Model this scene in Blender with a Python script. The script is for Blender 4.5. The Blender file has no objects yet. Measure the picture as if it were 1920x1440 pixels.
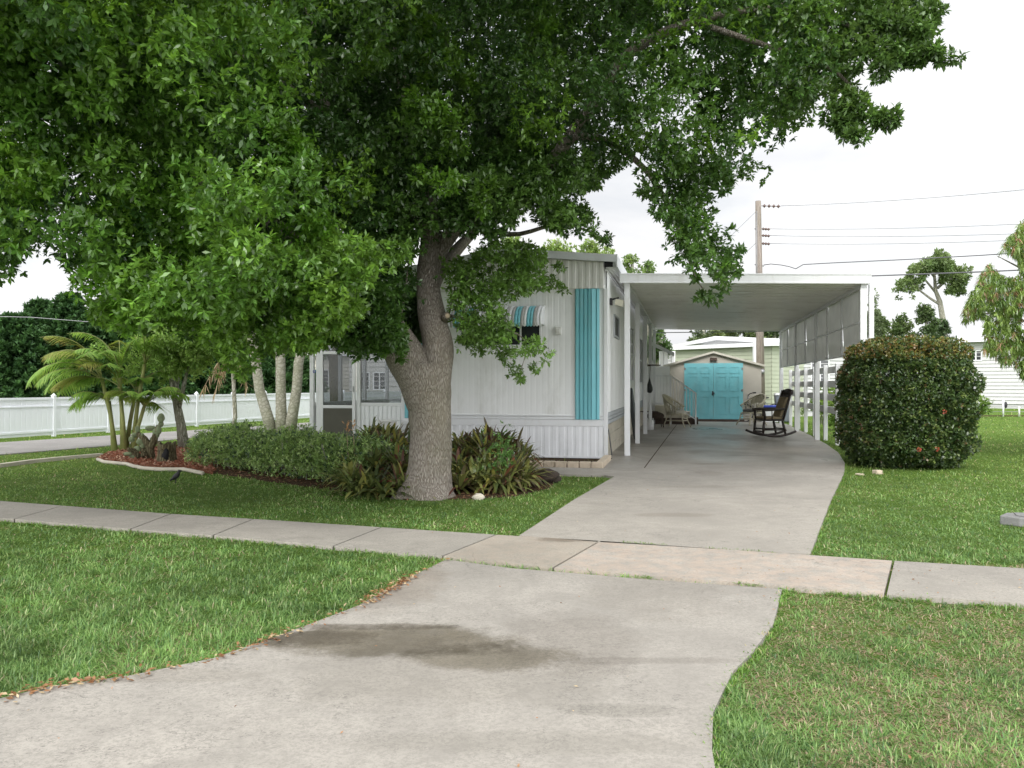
import bpy, math, random
import numpy as np
random.seed(7)
RNG = np.random.default_rng(11)
PI = math.pi
H = 1.35; F = 1550.0; CX = 960.0; HY = 720.0
scene = bpy.context.scene
COL = scene.collection

# ------------------------------------------------------------------ coordinates
def G(px, py, z=0.0):
    d = F * (H - z) / (py - HY)
    return ((px - CX) / F * d, d, z)
def P(px, py, d):
    return ((px - CX) / F * d, d, H + (HY - py) / F * d)
O2 = (2.12, 15.2)
UX, UY = 0.2071, 0.9783
def S(s, t, z=0.0):            # house frame: s along the driveway, t to the right
    return (O2[0] + UX * s + UY * t, O2[1] + UY * s - UX * t, z)
HEAD = math.atan2(UX, UY)

# ------------------------------------------------------------------ materials
def newmat(name):
    m = bpy.data.materials.new(name); m.use_nodes = True
    nt = m.node_tree; b = nt.nodes['Principled BSDF']
    return m, nt, b
def coords(nt, scale=(1, 1, 1)):
    tc = nt.nodes.new('ShaderNodeTexCoord'); mp = nt.nodes.new('ShaderNodeMapping')
    g = nt.nodes.new('ShaderNodeNewGeometry')
    mp.inputs['Scale'].default_value = scale
    nt.links.new(g.outputs['Position'], mp.inputs['Vector'])
    return mp.outputs['Vector']
def noise(nt, vec, scale, detail=4, rough=0.55, dist=0.0):
    n = nt.nodes.new('ShaderNodeTexNoise'); n.inputs['Scale'].default_value = scale
    n.inputs['Detail'].default_value = detail; n.inputs['Roughness'].default_value = rough
    n.inputs['Distortion'].default_value = dist
    nt.links.new(vec, n.inputs['Vector']); return n.outputs['Fac']
def ramp(nt, fac, stops):
    r = nt.nodes.new('ShaderNodeValToRGB'); e = r.color_ramp.elements
    while len(e) > 1: e.remove(e[-1])
    for i, (p, c) in enumerate(stops):
        el = e[0] if i == 0 else e.new(p)
        el.position = p
        if not hasattr(c, '__len__'): c = (c, c, c)
        el.color = (*c, 1)
    nt.links.new(fac, r.inputs['Fac']); return r.outputs['Color']
def mixc(nt, fac, a, b, mode='MIX'):
    n = nt.nodes.new('ShaderNodeMix'); n.data_type = 'RGBA'; n.blend_type = mode
    for k, v in ((0, fac), (6, a), (7, b)):
        if hasattr(v, 'is_linked') or isinstance(v, bpy.types.NodeSocket): nt.links.new(v, n.inputs[k])
        elif hasattr(v, '__len__'): n.inputs[k].default_value = (*v, 1)
        else: n.inputs[k].default_value = v
    return n.outputs[2]
def mathn(nt, op, a, b=None, clamp=False):
    n = nt.nodes.new('ShaderNodeMath'); n.operation = op; n.use_clamp = clamp
    for k, v in ((0, a), (1, b)):
        if v is None: continue
        if isinstance(v, bpy.types.NodeSocket): nt.links.new(v, n.inputs[k])
        else: n.inputs[k].default_value = v
    return n.outputs[0]
def bump(nt, b, h, strength=0.3, dist=0.01):
    n = nt.nodes.new('ShaderNodeBump'); n.inputs['Strength'].default_value = strength
    n.inputs['Distance'].default_value = dist
    nt.links.new(h, n.inputs['Height']); nt.links.new(n.outputs['Normal'], b.inputs['Normal'])
def paint(name, col, rough=0.5, var=0.12, scale=3.0, metal=0.0, dirt=None, bmp=0.0, bscale=60, spec=0.5):
    m, nt, b = newmat(name)
    v = coords(nt)
    n = noise(nt, v, scale, 6, 0.6)
    c1 = tuple(x * (1 - var) for x in col); c2 = tuple(min(1, x * (1 + var * 0.6)) for x in col)
    c = ramp(nt, n, [(0.3, c1), (0.7, c2)])
    if dirt:
        n2 = noise(nt, coords(nt, (1, 1, 0.35)), scale * 1.9, 8, 0.7)
        c = mixc(nt, ramp(nt, n2, [(0.52, 0), (0.78, 0.75)]), c, dirt)
    nt.links.new(c, b.inputs['Base Color'])
    b.inputs['Roughness'].default_value = rough; b.inputs['Metallic'].default_value = metal
    b.inputs['Specular IOR Level'].default_value = spec
    if bmp: bump(nt, b, noise(nt, v, bscale, 5, 0.6), bmp, 0.01)
    return m
def leafmat(name, trans=0.35, gloss=0.07, grough=0.35):
    m = bpy.data.materials.new(name); m.use_nodes = True; nt = m.node_tree
    for n in list(nt.nodes): nt.nodes.remove(n)
    out = nt.nodes.new('ShaderNodeOutputMaterial')
    at = nt.nodes.new('ShaderNodeAttribute'); at.attribute_name = 'Col'
    d = nt.nodes.new('ShaderNodeBsdfDiffuse'); t = nt.nodes.new('ShaderNodeBsdfTranslucent')
    g = nt.nodes.new('ShaderNodeBsdfGlossy'); g.inputs['Roughness'].default_value = grough
    g.inputs['Color'].default_value = (1, 1, 1, 1)
    hs = nt.nodes.new('ShaderNodeHueSaturation'); hs.inputs['Value'].default_value = 1.5
    hs.inputs['Hue'].default_value = 0.485; hs.inputs['Saturation'].default_value = 1.05
    nt.links.new(at.outputs['Color'], d.inputs['Color']); nt.links.new(at.outputs['Color'], hs.inputs['Color'])
    nt.links.new(hs.outputs['Color'], t.inputs['Color'])
    m1 = nt.nodes.new('ShaderNodeMixShader'); m1.inputs[0].default_value = trans
    m2 = nt.nodes.new('ShaderNodeMixShader'); m2.inputs[0].default_value = gloss
    nt.links.new(d.outputs[0], m1.inputs[1]); nt.links.new(t.outputs[0], m1.inputs[2])
    nt.links.new(m1.outputs[0], m2.inputs[1]); nt.links.new(g.outputs[0], m2.inputs[2])
    nt.links.new(m2.outputs[0], out.inputs['Surface'])
    return m
def concrete(name, base, stains=(), wet=False, peach=0.0, scale=1.0):
    m, nt, b = newmat(name)
    v = coords(nt)
    n1 = noise(nt, v, 0.9 * scale, 6, 0.6, 0.4)
    n2 = noise(nt, v, 7 * scale, 8, 0.7)
    n3 = noise(nt, v, 55, 6, 0.85)
    c = ramp(nt, n1, [(0.3, tuple(x * 0.72 for x in base)), (0.7, tuple(x * 1.1 for x in base))])
    c = mixc(nt, ramp(nt, n2, [(0.35, 0.28), (0.65, 0)]), c, tuple(x * 0.62 for x in base))
    c = mixc(nt, ramp(nt, n3, [(0.40, 0.7), (0.55, 0)]), c, tuple(x * 0.55 for x in base))
    n4 = noise(nt, v, 2.3 * scale, 7, 0.7, 0.8)
    c = mixc(nt, ramp(nt, n4, [(0.48, 0), (0.66, 0.75)]), c, tuple(x * 0.66 for x in base))
    # small dark scratches and worm-like marks
    vo = noise(nt, coords(nt, (1, 1.7, 1)), 17, 2, 0.5, 1.8)
    gate = ramp(nt, noise(nt, v, 11, 2, 0.5), [(0.49, 0), (0.53, 1)])
    zone = ramp(nt, noise(nt, v, 0.8, 3, 0.5), [(0.44, 0), (0.54, 0.9)])
    mk = mathn(nt, 'MULTIPLY', ramp(nt, vo, [(0.468, 0), (0.5, 1), (0.532, 0)]), mathn(nt, 'MULTIPLY', zone, gate))
    c = mixc(nt, mk, c, tuple(x * 0.42 for x in base))
    # hairline cracks
    vc = nt.nodes.new('ShaderNodeTexVoronoi'); vc.feature = 'DISTANCE_TO_EDGE'; vc.inputs['Scale'].default_value = 0.42
    nv = nt.nodes.new('ShaderNodeTexNoise'); nv.inputs['Scale'].default_value = 2.5; nv.inputs['Detail'].default_value = 8
    nt.links.new(v, nv.inputs['Vector']); av = nt.nodes.new('ShaderNodeVectorMath'); av.operation = 'ADD'
    nt.links.new(v, av.inputs[0]); nt.links.new(nv.outputs['Color'], av.inputs[1]); nt.links.new(av.outputs[0], vc.inputs['Vector'])
    ck = mathn(nt, 'MULTIPLY', ramp(nt, vc.outputs['Distance'], [(0.0, 0.8), (0.0035, 0)]), ramp(nt, noise(nt, v, 0.6, 2, 0.5), [(0.5, 0), (0.56, 1)]))
    c = mixc(nt, ck, c, tuple(x * 0.4 for x in base))
    # sparse light and dark specks
    wn = nt.nodes.new('ShaderNodeTexVoronoi'); wn.inputs['Scale'].default_value = 6.5
    nt.links.new(v, wn.inputs['Vector'])
    sp = ramp(nt, wn.outputs['Distance'], [(0.03, 0.6), (0.07, 0)])
    c = mixc(nt, sp, c, tuple(x * 0.35 for x in base))
    if peach:
        c = mixc(nt, ramp(nt, noise(nt, v, 9, 6, 0.7), [(0.4, 0), (0.6, peach)]), c, (0.50, 0.36, 0.27))
    sepg = nt.nodes.new('ShaderNodeNewGeometry'); sep = nt.nodes.new('ShaderNodeSeparateXYZ')
    nt.links.new(sepg.outputs['Position'], sep.inputs[0])
    dn = mathn(nt, 'MULTIPLY', mathn(nt, 'SUBTRACT', noise(nt, v, 3.6, 12, 0.78), 0.5), 2.6)
    for (sx, sy, rx, ry, st, cc) in stains:
        dx = mathn(nt, 'DIVIDE', mathn(nt, 'SUBTRACT', sep.outputs[0], sx), rx)
        dy = mathn(nt, 'DIVIDE', mathn(nt, 'SUBTRACT', sep.outputs[1], sy), ry)
        r2 = mathn(nt, 'ADD', mathn(nt, 'MULTIPLY', dx, dx), mathn(nt, 'MULTIPLY', dy, dy))
        r2 = mathn(nt, 'ADD', r2, dn)
        c = mixc(nt, ramp(nt, r2, [(0.0, st), (0.45, st * 0.85), (0.8, st * .3), (1.15, 0)]), c, cc, 'MULTIPLY')
    nt.links.new(c, b.inputs['Base Color'])
    if wet:
        w = ramp(nt, noise(nt, coords(nt, (1, 0.6, 1)), 0.55, 5, 0.6, 0.5), [(0.38, 0.55), (0.54, 0.36), (0.68, 0.24)])
        far = mathn(nt, 'MULTIPLY', mathn(nt, 'SUBTRACT', sep.outputs[1], 12.5), 0.6, True)
        r = nt.nodes.new('ShaderNodeMix'); r.data_type = 'FLOAT'
        nt.links.new(far, r.inputs[0]); r.inputs[2].default_value = 0.85; nt.links.new(w, r.inputs[3])
        nt.links.new(r.outputs[0], b.inputs['Roughness'])
        cw = mixc(nt, mathn(nt, 'MULTIPLY', far, 0.12), c, tuple(x * 0.5 for x in base)); nt.links.new(cw, b.inputs['Base Color'])
        bump(nt, b, n3, 0.08, 0.004)
    else:
        b.inputs['Roughness'].default_value = 0.88
        bump(nt, b, n3, 0.35, 0.006)
    return m
def bark(name, c1, c2, sc=(16, 16, 3.2), strength=1.0, rings=0.0):
    m, nt, b = newmat(name)
    v = coords(nt, sc)
    dn = noise(nt, coords(nt), 5, 4, 0.6)
    add = nt.nodes.new('ShaderNodeVectorMath'); add.operation = 'ADD'
    nt.links.new(v, add.inputs[0]); nt.links.new(dn, add.inputs[1])
    vo = nt.nodes.new('ShaderNodeTexVoronoi'); vo.feature = 'DISTANCE_TO_EDGE'; vo.inputs['Scale'].default_value = 1.6
    nt.links.new(add.outputs[0], vo.inputs['Vector'])
    n2 = noise(nt, v, 1.3, 8, 0.7, 0.6)
    h = mathn(nt, 'ADD', ramp(nt, vo.outputs['Distance'], [(0.0, 0), (0.25, 1)]), mathn(nt, 'MULTIPLY', n2, 0.9))
    c = ramp(nt, mathn(nt, 'MULTIPLY', h, 0.55), [(0.12, tuple(x * 0.6 for x in c1)), (0.4, c1), (0.85, c2)])
    c = mixc(nt, ramp(nt, noise(nt, coords(nt), 1.6, 5, 0.6), [(0.42, 0), (0.72, 0.4)]), c, tuple(x * y for x, y in zip(c1, (0.75, 0.85, 0.6))))
    nt.links.new(c, b.inputs['Base Color']); b.inputs['Roughness'].default_value = 0.95
    b.inputs['Specular IOR Level'].default_value = 0.15
    bump(nt, b, h, strength, 0.02)
    return m
def glass(name, tint=(0.5, 0.52, 0.54), transp=0.6, rough=0.05, base=(0.05, 0.055, 0.06)):
    m = bpy.data.materials.new(name); m.use_nodes = True; nt = m.node_tree
    for n in list(nt.nodes): nt.nodes.remove(n)
    out = nt.nodes.new('ShaderNodeOutputMaterial')
    tr = nt.nodes.new('ShaderNodeBsdfTransparent'); tr.inputs['Color'].default_value = (*tint, 1)
    pr = nt.nodes.new('ShaderNodeBsdfPrincipled'); pr.inputs['Base Color'].default_value = (*base, 1)
    pr.inputs['Roughness'].default_value = rough; pr.inputs['Specular IOR Level'].default_value = 0.8
    mx = nt.nodes.new('ShaderNodeMixShader'); mx.inputs[0].default_value = 1 - transp
    nt.links.new(tr.outputs[0], mx.inputs[1]); nt.links.new(pr.outputs[0], mx.inputs[2])
    nt.links.new(mx.outputs[0], out.inputs['Surface']); return m
def shadecloth(name, col, transp=0.25):
    m = bpy.data.materials.new(name); m.use_nodes = True; nt = m.node_tree
    for n in list(nt.nodes): nt.nodes.remove(n)
    out = nt.nodes.new('ShaderNodeOutputMaterial')
    tr = nt.nodes.new('ShaderNodeBsdfTransparent')
    v = coords(nt); c = ramp(nt, noise(nt, v, 2.0, 5, 0.6), [(0.3, tuple(x * .85 for x in col)), (0.7, tuple(x * 1.1 for x in col))])
    d = nt.nodes.new('ShaderNodeBsdfDiffuse'); nt.links.new(c, d.inputs['Color'])
    t = nt.nodes.new('ShaderNodeBsdfTranslucent'); nt.links.new(c, t.inputs['Color'])
    a = nt.nodes.new('ShaderNodeMixShader'); a.inputs[0].default_value = 0.25
    nt.links.new(d.outputs[0], a.inputs[1]); nt.links.new(t.outputs[0], a.inputs[2])
    mx = nt.nodes.new('ShaderNodeMixShader'); mx.inputs[0].default_value = 1 - transp
    nt.links.new(tr.outputs[0], mx.inputs[1]); nt.links.new(a.outputs[0], mx.inputs[2])
    nt.links.new(mx.outputs[0], out.inputs['Surface']); return m

M = {}
M['white'] = paint('white_paint', (0.74, 0.75, 0.76), 0.45, 0.06, 1.5, dirt=(0.52, 0.51, 0.47))
M['siding'] = paint('white_siding', (0.82, 0.825, 0.82), 0.5, 0.05, 1.2, dirt=(0.56, 0.56, 0.52))
M['siding_up'] = paint('cream_siding', (0.66, 0.655, 0.62), 0.5, 0.06, 2, dirt=(0.42, 0.42, 0.38))
M['skirt'] = paint('skirting_paint', (0.80, 0.81, 0.83), 0.5, 0.05, 2, dirt=(0.55, 0.55, 0.55))
M['alu'] = paint('roof_aluminium', (0.60, 0.62, 0.63), 0.4, 0.08, 2, dirt=(0.45, 0.46, 0.45))
M['ceil'] = paint('carport_ceiling', (0.80, 0.79, 0.76), 0.3, 0.1, 0.8, dirt=(0.5, 0.48, 0.42))
M['turq'] = paint('turquoise_paint', (0.17, 0.48, 0.54), 0.5, 0.08, 2, dirt=(0.24, 0.45, 0.48))
M['grey_trim'] = paint('grey_trim', (0.42, 0.44, 0.46), 0.5, 0.08, 4)
M['dark'] = paint('void_shade_black', (0.012, 0.012, 0.014), 0.8, 0.1)  # near-black that stands in for shade in the eave and stump openings
M['darkglass'] = glass('dark_window_glass', (0.3, 0.3, 0.3), 0.0, 0.04, (0.03, 0.033, 0.036))
M['glass'] = glass('porch_glass', (0.62, 0.64, 0.66), 0.72, 0.08, (0.13, 0.14, 0.145))
M['mesh'] = shadecloth('screen_mesh', (0.17, 0.165, 0.14), 0.08)
M['cloth'] = shadecloth('shade_cloth', (0.50, 0.495, 0.47), 0.02)
M['block'] = paint('painted_block', (0.55, 0.51, 0.42), 0.9, 0.15, 4, dirt=(0.28, 0.25, 0.18), bmp=0.6, bscale=25)
M['paver'] = paint('buff_paver', (0.56, 0.47, 0.36), 0.95, 0.2, 6, dirt=(0.25, 0.21, 0.16), bmp=0.6, bscale=40)
M['edging'] = paint('edging_concrete', (0.50, 0.46, 0.38), 0.95, 0.15, 5, bmp=0.5)
M['shed'] = paint('shed_tan', (0.43, 0.40, 0.35), 0.6, 0.06, 2)
M['shed_roof'] = paint('shed_roof', (0.48, 0.46, 0.40), 0.6, 0.1, 3, dirt=(0.3, 0.28, 0.22))
M['green_siding'] = paint('pale_green_siding', (0.37, 0.40, 0.30), 0.6, 0.06, 2)
M['white_roof'] = paint('white_roof', (0.74, 0.75, 0.76), 0.5, 0.08, 1, dirt=(0.55, 0.55, 0.53))
M['grey_house'] = paint('grey_house', (0.46, 0.45, 0.43), 0.7, 0.06, 2)
M['beige_house'] = paint('beige_house', (0.60, 0.57, 0.50), 0.7, 0.06, 2)
M['vinyl'] = paint('white_vinyl', (0.82, 0.84, 0.88), 0.4, 0.04, 0.8)
M['board'] = paint('fence_board', (0.72, 0.71, 0.70), 0.6, 0.12, 3, dirt=(0.4, 0.38, 0.35))
M['polewood'] = bark('pole_wood', (0.20, 0.17, 0.15), (0.31, 0.27, 0.24), (30, 30, 0.6), 0.4)
M['metal'] = paint('dull_metal', (0.25, 0.25, 0.26), 0.45, 0.1, 6, metal=0.6)
M['wire'] = paint('wire_black', (0.10, 0.10, 0.11), 0.7, 0.1)
M['wirelight'] = paint('wire_aluminium', (0.32, 0.32, 0.34), 0.6, 0.1)
M['insul'] = paint('brown_insulator', (0.10, 0.06, 0.05), 0.3, 0.1)
M['walnut'] = paint('dark_walnut', (0.028, 0.018, 0.014), 0.35, 0.3, 8)
M['cushion'] = paint('tan_cushion', (0.30, 0.24, 0.15), 0.95, 0.2, 8)
M['wicker'] = paint('cream_wicker', (0.52, 0.48, 0.36), 0.7, 0.15, 20)
M['palecush'] = paint('pale_cushion', (0.55, 0.52, 0.46), 0.95, 0.12, 6)
M['darkcush'] = paint('grey_cushion', (0.12, 0.12, 0.11), 0.95, 0.2, 10)
M['rubber'] = paint('black_rubber', (0.02, 0.02, 0.022), 0.6, 0.2)
M['tarp'] = paint('black_cover', (0.022, 0.026, 0.026), 0.5, 0.3, 5, bmp=0.5, bscale=9)
M['bin'] = paint('grey_plastic', (0.17, 0.19, 0.22), 0.5, 0.08)
M['blue'] = paint('blue_plastic', (0.03, 0.06, 0.38), 0.4, 0.1)
M['brownmetal'] = paint('rusty_brown', (0.06, 0.04, 0.03), 0.8, 0.3, 9)
M['rock'] = paint('dark_rock', (0.045, 0.032, 0.024), 0.95, 0.4, 14, bmp=1.0, bscale=18)
M['lamp'] = paint('lamp_lens', (0.55, 0.53, 0.42), 0.3, 0.1)
M['redroof'] = paint('brown_edge', (0.30, 0.24, 0.20), 0.8, 0.1)
M['cactus'] = paint('cactus_green', (0.17, 0.21, 0.11), 0.8, 0.25, 9, dirt=(0.17, 0.14, 0.09), bmp=0.7, bscale=30)
M['stump'] = bark('stump_bark', (0.12, 0.10, 0.06), (0.22, 0.20, 0.12))
M['bird'] = paint('bird_black', (0.012, 0.012, 0.013), 0.6, 0.2)
M['pot'] = paint('terracotta', (0.35, 0.15, 0.08), 0.8, 0.2)
M['bark'] = bark('oak_bark', (0.25, 0.215, 0.18), (0.40, 0.365, 0.325), (38, 38, 8), 0.8)
M['bark2'] = bark('grey_bark', (0.30, 0.285, 0.23), (0.46, 0.45, 0.39))
M['palmbark'] = bark('palm_bark', (0.26, 0.25, 0.20), (0.36, 0.35, 0.30), (5, 5, 7), 0.2)
M['greenstem'] = paint('green_stem', (0.26, 0.28, 0.09), 0.6, 0.3, 5, dirt=(0.30, 0.22, 0.14))
M['asphalt'] = concrete('side_street', (0.30, 0.285, 0.27))
M['leaf'] = leafmat('tree_leaves', 0.38, 0.045, 0.4)
M['leafbg'] = leafmat('background_leaves', 0.35, 0.03, 0.5)
M['bushleaf'] = leafmat('glossy_leaves', 0.3, 0.05, 0.42)
M['grassleaf'] = leafmat('grass_blades', 0.35, 0.03, 0.5)
M['conifer'] = leafmat('conifer_needles', 0.15, 0.02, 0.6)
M['dryleaf'] = leafmat('dry_leaves', 0.2, 0.03, 0.5)
M['petal'] = leafmat('petals', 0.3, 0.03, 0.5)

def lawnmat():
    m, nt, b = newmat('lawn_soil_and_thatch')
    v = coords(nt)
    n1 = noise(nt, v, 0.7, 5, 0.6); n2 = noise(nt, v, 28, 6, 0.8); n3 = noise(nt, v, 5, 5, 0.7)
    c = ramp(nt, n2, [(0.3, (0.045, 0.085, 0.012)), (0.5, (0.095, 0.17, 0.03)), (0.72, (0.19, 0.26, 0.06))])
    c = mixc(nt, ramp(nt, n3, [(0.42, 0), (0.66, 0.5)]), c, (0.10, 0.16, 0.025))
    c = mixc(nt, ramp(nt, n1, [(0.5, 0), (0.7, 0.35)]), c, (0.20, 0.22, 0.08))
    nt.links.new(c, b.inputs['Base Color']); b.inputs['Roughness'].default_value = 1.0
    b.inputs['Specular IOR Level'].default_value = 0.05
    bump(nt, b, n2, 0.9, 0.04)
    return m
M['lawn'] = lawnmat()
M['soil'] = paint('soil', (0.075, 0.05, 0.032), 1.0, 0.4, 14, bmp=1.0, bscale=40, spec=0.05)
M['mulch'] = paint('mulch', (0.19, 0.085, 0.05), 1.0, 0.5, 22, bmp=1.0, bscale=50, spec=0.05)

# ------------------------------------------------------------------ object helpers
def worldloc(o):
    x = y = z = 0.0
    while o is not None:
        x += o.location[0]; y += o.location[1]; z += o.location[2]; o = o.parent
    return np.array((x, y, z))
def tag(o, label=None, cat=None, group=None, kind=None):
    if label: o['label'] = label
    if cat: o['category'] = cat
    if group: o['group'] = group
    if kind: o['kind'] = kind
    return o
def thing(name, label, cat, loc, rz=0.0, group=None):
    o = bpy.data.objects.new(name, None); COL.objects.link(o)
    o.location = (loc[0], loc[1], loc[2] if len(loc) > 2 else 0.0); o.rotation_euler = (0, 0, rz)
    o.empty_display_size = 0.3
    return tag(o, label, cat, group)
def nrm(v):
    v = np.asarray(v, float); return v / (np.linalg.norm(v) + 1e-12)

class MB:
    def __init__(self): self.v = []; self.f = []; self.mi = []; self.smooth = []
    def add(self, vs, fs, mi=0, sm=False):
        n = len(self.v); self.v += [tuple(map(float, p)) for p in vs]
        for f in fs: self.f.append(tuple(i + n for i in f)); self.mi.append(mi); self.smooth.append(sm)
        return self
    def hexa(self, p, mi=0):     # 8 points: bottom 4 ccw, top 4 ccw
        return self.add(p, [(3, 2, 1, 0), (4, 5, 6, 7), (0, 1, 5, 4), (1, 2, 6, 5), (2, 3, 7, 6), (3, 0, 4, 7)], mi)
    def box(self, x0, x1, y0, y1, z0, z1, mi=0):
        return self.hexa([(x0, y0, z0), (x1, y0, z0), (x1, y1, z0), (x0, y1, z0), (x0, y0, z1), (x1, y0, z1), (x1, y1, z1), (x0, y1, z1)], mi)
    def sbox(self, s0, s1, t0, t1, z0, z1, mi=0):
        return self.hexa([S(s0, t0, z0), S(s0, t1, z0), S(s1, t1, z0), S(s1, t0, z0), S(s0, t0, z1), S(s0, t1, z1), S(s1, t1, z1), S(s1, t0, z1)], mi)
    def bar(self, a, b, w, h=None, up=(0, 0, 1), mi=0):
        a = np.array(a, float); b = np.array(b, float); h = h or w
        d = nrm(b - a); s = np.cross(d, up)
        if np.linalg.norm(s) < 1e-4: s = np.cross(d, (1, 0, 0))
        s = nrm(s); u = np.cross(s, d)
        q = [(-1, -1), (1, -1), (1, 1), (-1, 1)]
        return self.hexa([a + s * i * w / 2 + u * j * h / 2 for i, j in q] + [b + s * i * w / 2 + u * j * h / 2 for i, j in q], mi)
    def tube(self, pts, rad, n=10, mi=0, sm=True, cap=True, wob=0.0, fl=None):
        pts = [np.array(p, float) for p in pts]
        if not hasattr(rad, '__len__'): rad = [rad] * len(pts)
        N0 = None; rings = []
        for i, p in enumerate(pts):
            d = nrm(pts[min(i + 1, len(pts) - 1)] - pts[max(i - 1, 0)])
            if N0 is None:
                N0 = np.cross(d, (0, 1, 0) if abs(d[1]) < 0.9 else (1, 0, 0))
            N0 = nrm(N0 - d * np.dot(N0, d)); B = np.cross(d, N0)
            r = []
            for k in range(n):
                a = 2 * PI * k / n; w = 1.0
                if wob: w += wob * (math.sin(3 * a + i * 0.35) * 0.5 + math.sin(7 * a - i * 0.5 + 1) * 0.35 + math.sin(2 * a + i * .8) * .4)
                if fl: w += fl(i, a)
                r.append(p + (N0 * math.cos(a) + B * math.sin(a)) * rad[i] * w)
            rings.append(r)
        vs = [q for r in rings for q in r]; fs = []
        for i in range(len(pts) - 1):
            for k in range(n):
                k2 = (k + 1) % n
                fs.append((i * n + k, i * n + k2, (i + 1) * n + k2, (i + 1) * n + k))
        if cap: fs.append(tuple(range(n - 1, -1, -1))); fs.append(tuple((len(pts) - 1) * n + k for k in range(n)))
        return self.add(vs, fs, mi, sm)
    def ball(self, c, r, n=12, m=8, mi=0, lump=0.0, sm=True):
        c = np.array(c, float)
        if not hasattr(r, '__len__'): r = (r, r, r)
        vs = []; ph = random.random() * 6
        for j in range(m + 1):
            th = PI * j / m
            for k in range(n):
                a = 2 * PI * k / n
                w = 1 + lump * (math.sin(3 * a + ph + 2 * th) + math.sin(5 * th + 2 * a + ph * 2)) * 0.5 * math.sin(th)
                vs.append(c + np.array((math.sin(th) * math.cos(a) * r[0], math.sin(th) * math.sin(a) * r[1], math.cos(th) * r[2])) * w)
        fs = [(j * n + k, (j + 1) * n + k, (j + 1) * n + (k + 1) % n, j * n + (k + 1) % n) for j in range(m) for k in range(n)]
        return self.add(vs, fs, mi, sm)
    def prism(self, poly, z0, z1, mi=0):
        n = len(poly)
        a = sum(poly[i][0] * poly[(i + 1) % n][1] - poly[(i + 1) % n][0] * poly[i][1] for i in range(n))
        if a < 0: poly = poly[::-1]
        vs = [(x, y, z0) for x, y in poly] + [(x, y, z1) for x, y in poly]
        fs = [tuple(range(n - 1, -1, -1)), tuple(range(n, 2 * n))] + [(i, (i + 1) % n, n + (i + 1) % n, n + i) for i in range(n)]
        return self.add(vs, fs, mi)
    def ribs(self, a, b, z0, z1, period=0.1, depth=0.012, z1b=None, duty=0.5, mi=0):
        # vertical corrugated sheet from ground point a to b; outside is to the right of a->b
        a = np.array(a[:2], float); b = np.array(b[:2], float); L = np.linalg.norm(b - a); d = (b - a) / L
        nn = np.array((d[1], -d[0])); k = max(1, int(round(L / period))); p = L / k
        z1b = z1 if z1b is None else z1b
        us = []
        for i in range(k):
            for q, h in ((0, 0), (duty * 0.8, 0), (duty, 1), (0.98 - 0.06, 1)): us.append(((i + q) * p, h))
        us.append((L, 0))
        vs = []
        for u, h in us:
            q = a + d * u + nn * depth * h; zt = z1 + (z1b - z1) * u / L
            vs += [(q[0], q[1], z0), (q[0], q[1], zt)]
        fs = [(2 * i, 2 * i + 2, 2 * i + 3, 2 * i + 1) for i in range(len(us) - 1)]
        return self.add(vs, fs, mi)
    def laps(self, a, b, z0, z1, course=0.12, depth=0.015, mi=0):
        a = np.array(a[:2], float); b = np.array(b[:2], float); d = nrm(b - a); nn = np.array((d[1], -d[0]))
        k = max(1, int(round((z1 - z0) / course))); h = (z1 - z0) / k; vs = []; fs = []
        for i in range(k):
            for (zz, dd) in ((z0 + i * h, depth), (z0 + (i + 1) * h, 0.001)):
                for q in (a, b):
                    w = q + nn * dd; vs.append((w[0], w[1], zz))
        for i in range(2 * k - 1): fs.append((2 * i, 2 * i + 1, 2 * i + 3, 2 * i + 2))
        return self.add(vs, fs, mi)
    def build(self, name, mat, parent=None, local=False, bevel=0.0):
        vs = np.array(self.v, float)
        if parent is not None and not local: vs = vs - worldloc(parent)
        me = bpy.data.meshes.new(name); me.from_pydata([tuple(p) for p in vs], [], self.f)
        for m in (mat if isinstance(mat, (list, tuple)) else [mat]): me.materials.append(m)
        me.polygons.foreach_set('material_index', self.mi); me.polygons.foreach_set('use_smooth', self.smooth)
        me.update()
        o = bpy.data.objects.new(name, me); COL.objects.link(o)
        if parent is not None: o.parent = parent
        if bevel:
            bv = o.modifiers.new('bevel', 'BEVEL'); bv.width = bevel; bv.segments = 2; bv.limit_method = 'ANGLE'
        return o
def rooted(o, x, y, z=0.0):
    # move a top-level mesh's origin to (x,y,z) keeping the geometry in place
    n = len(o.data.vertices); a = np.empty(n * 3); o.data.vertices.foreach_get('co', a)
    a = a.reshape(-1, 3) - np.array((x, y, z)); o.data.vertices.foreach_set('co', a.ravel()); o.location = (x, y, z)
    o.data.update(); return o

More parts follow.
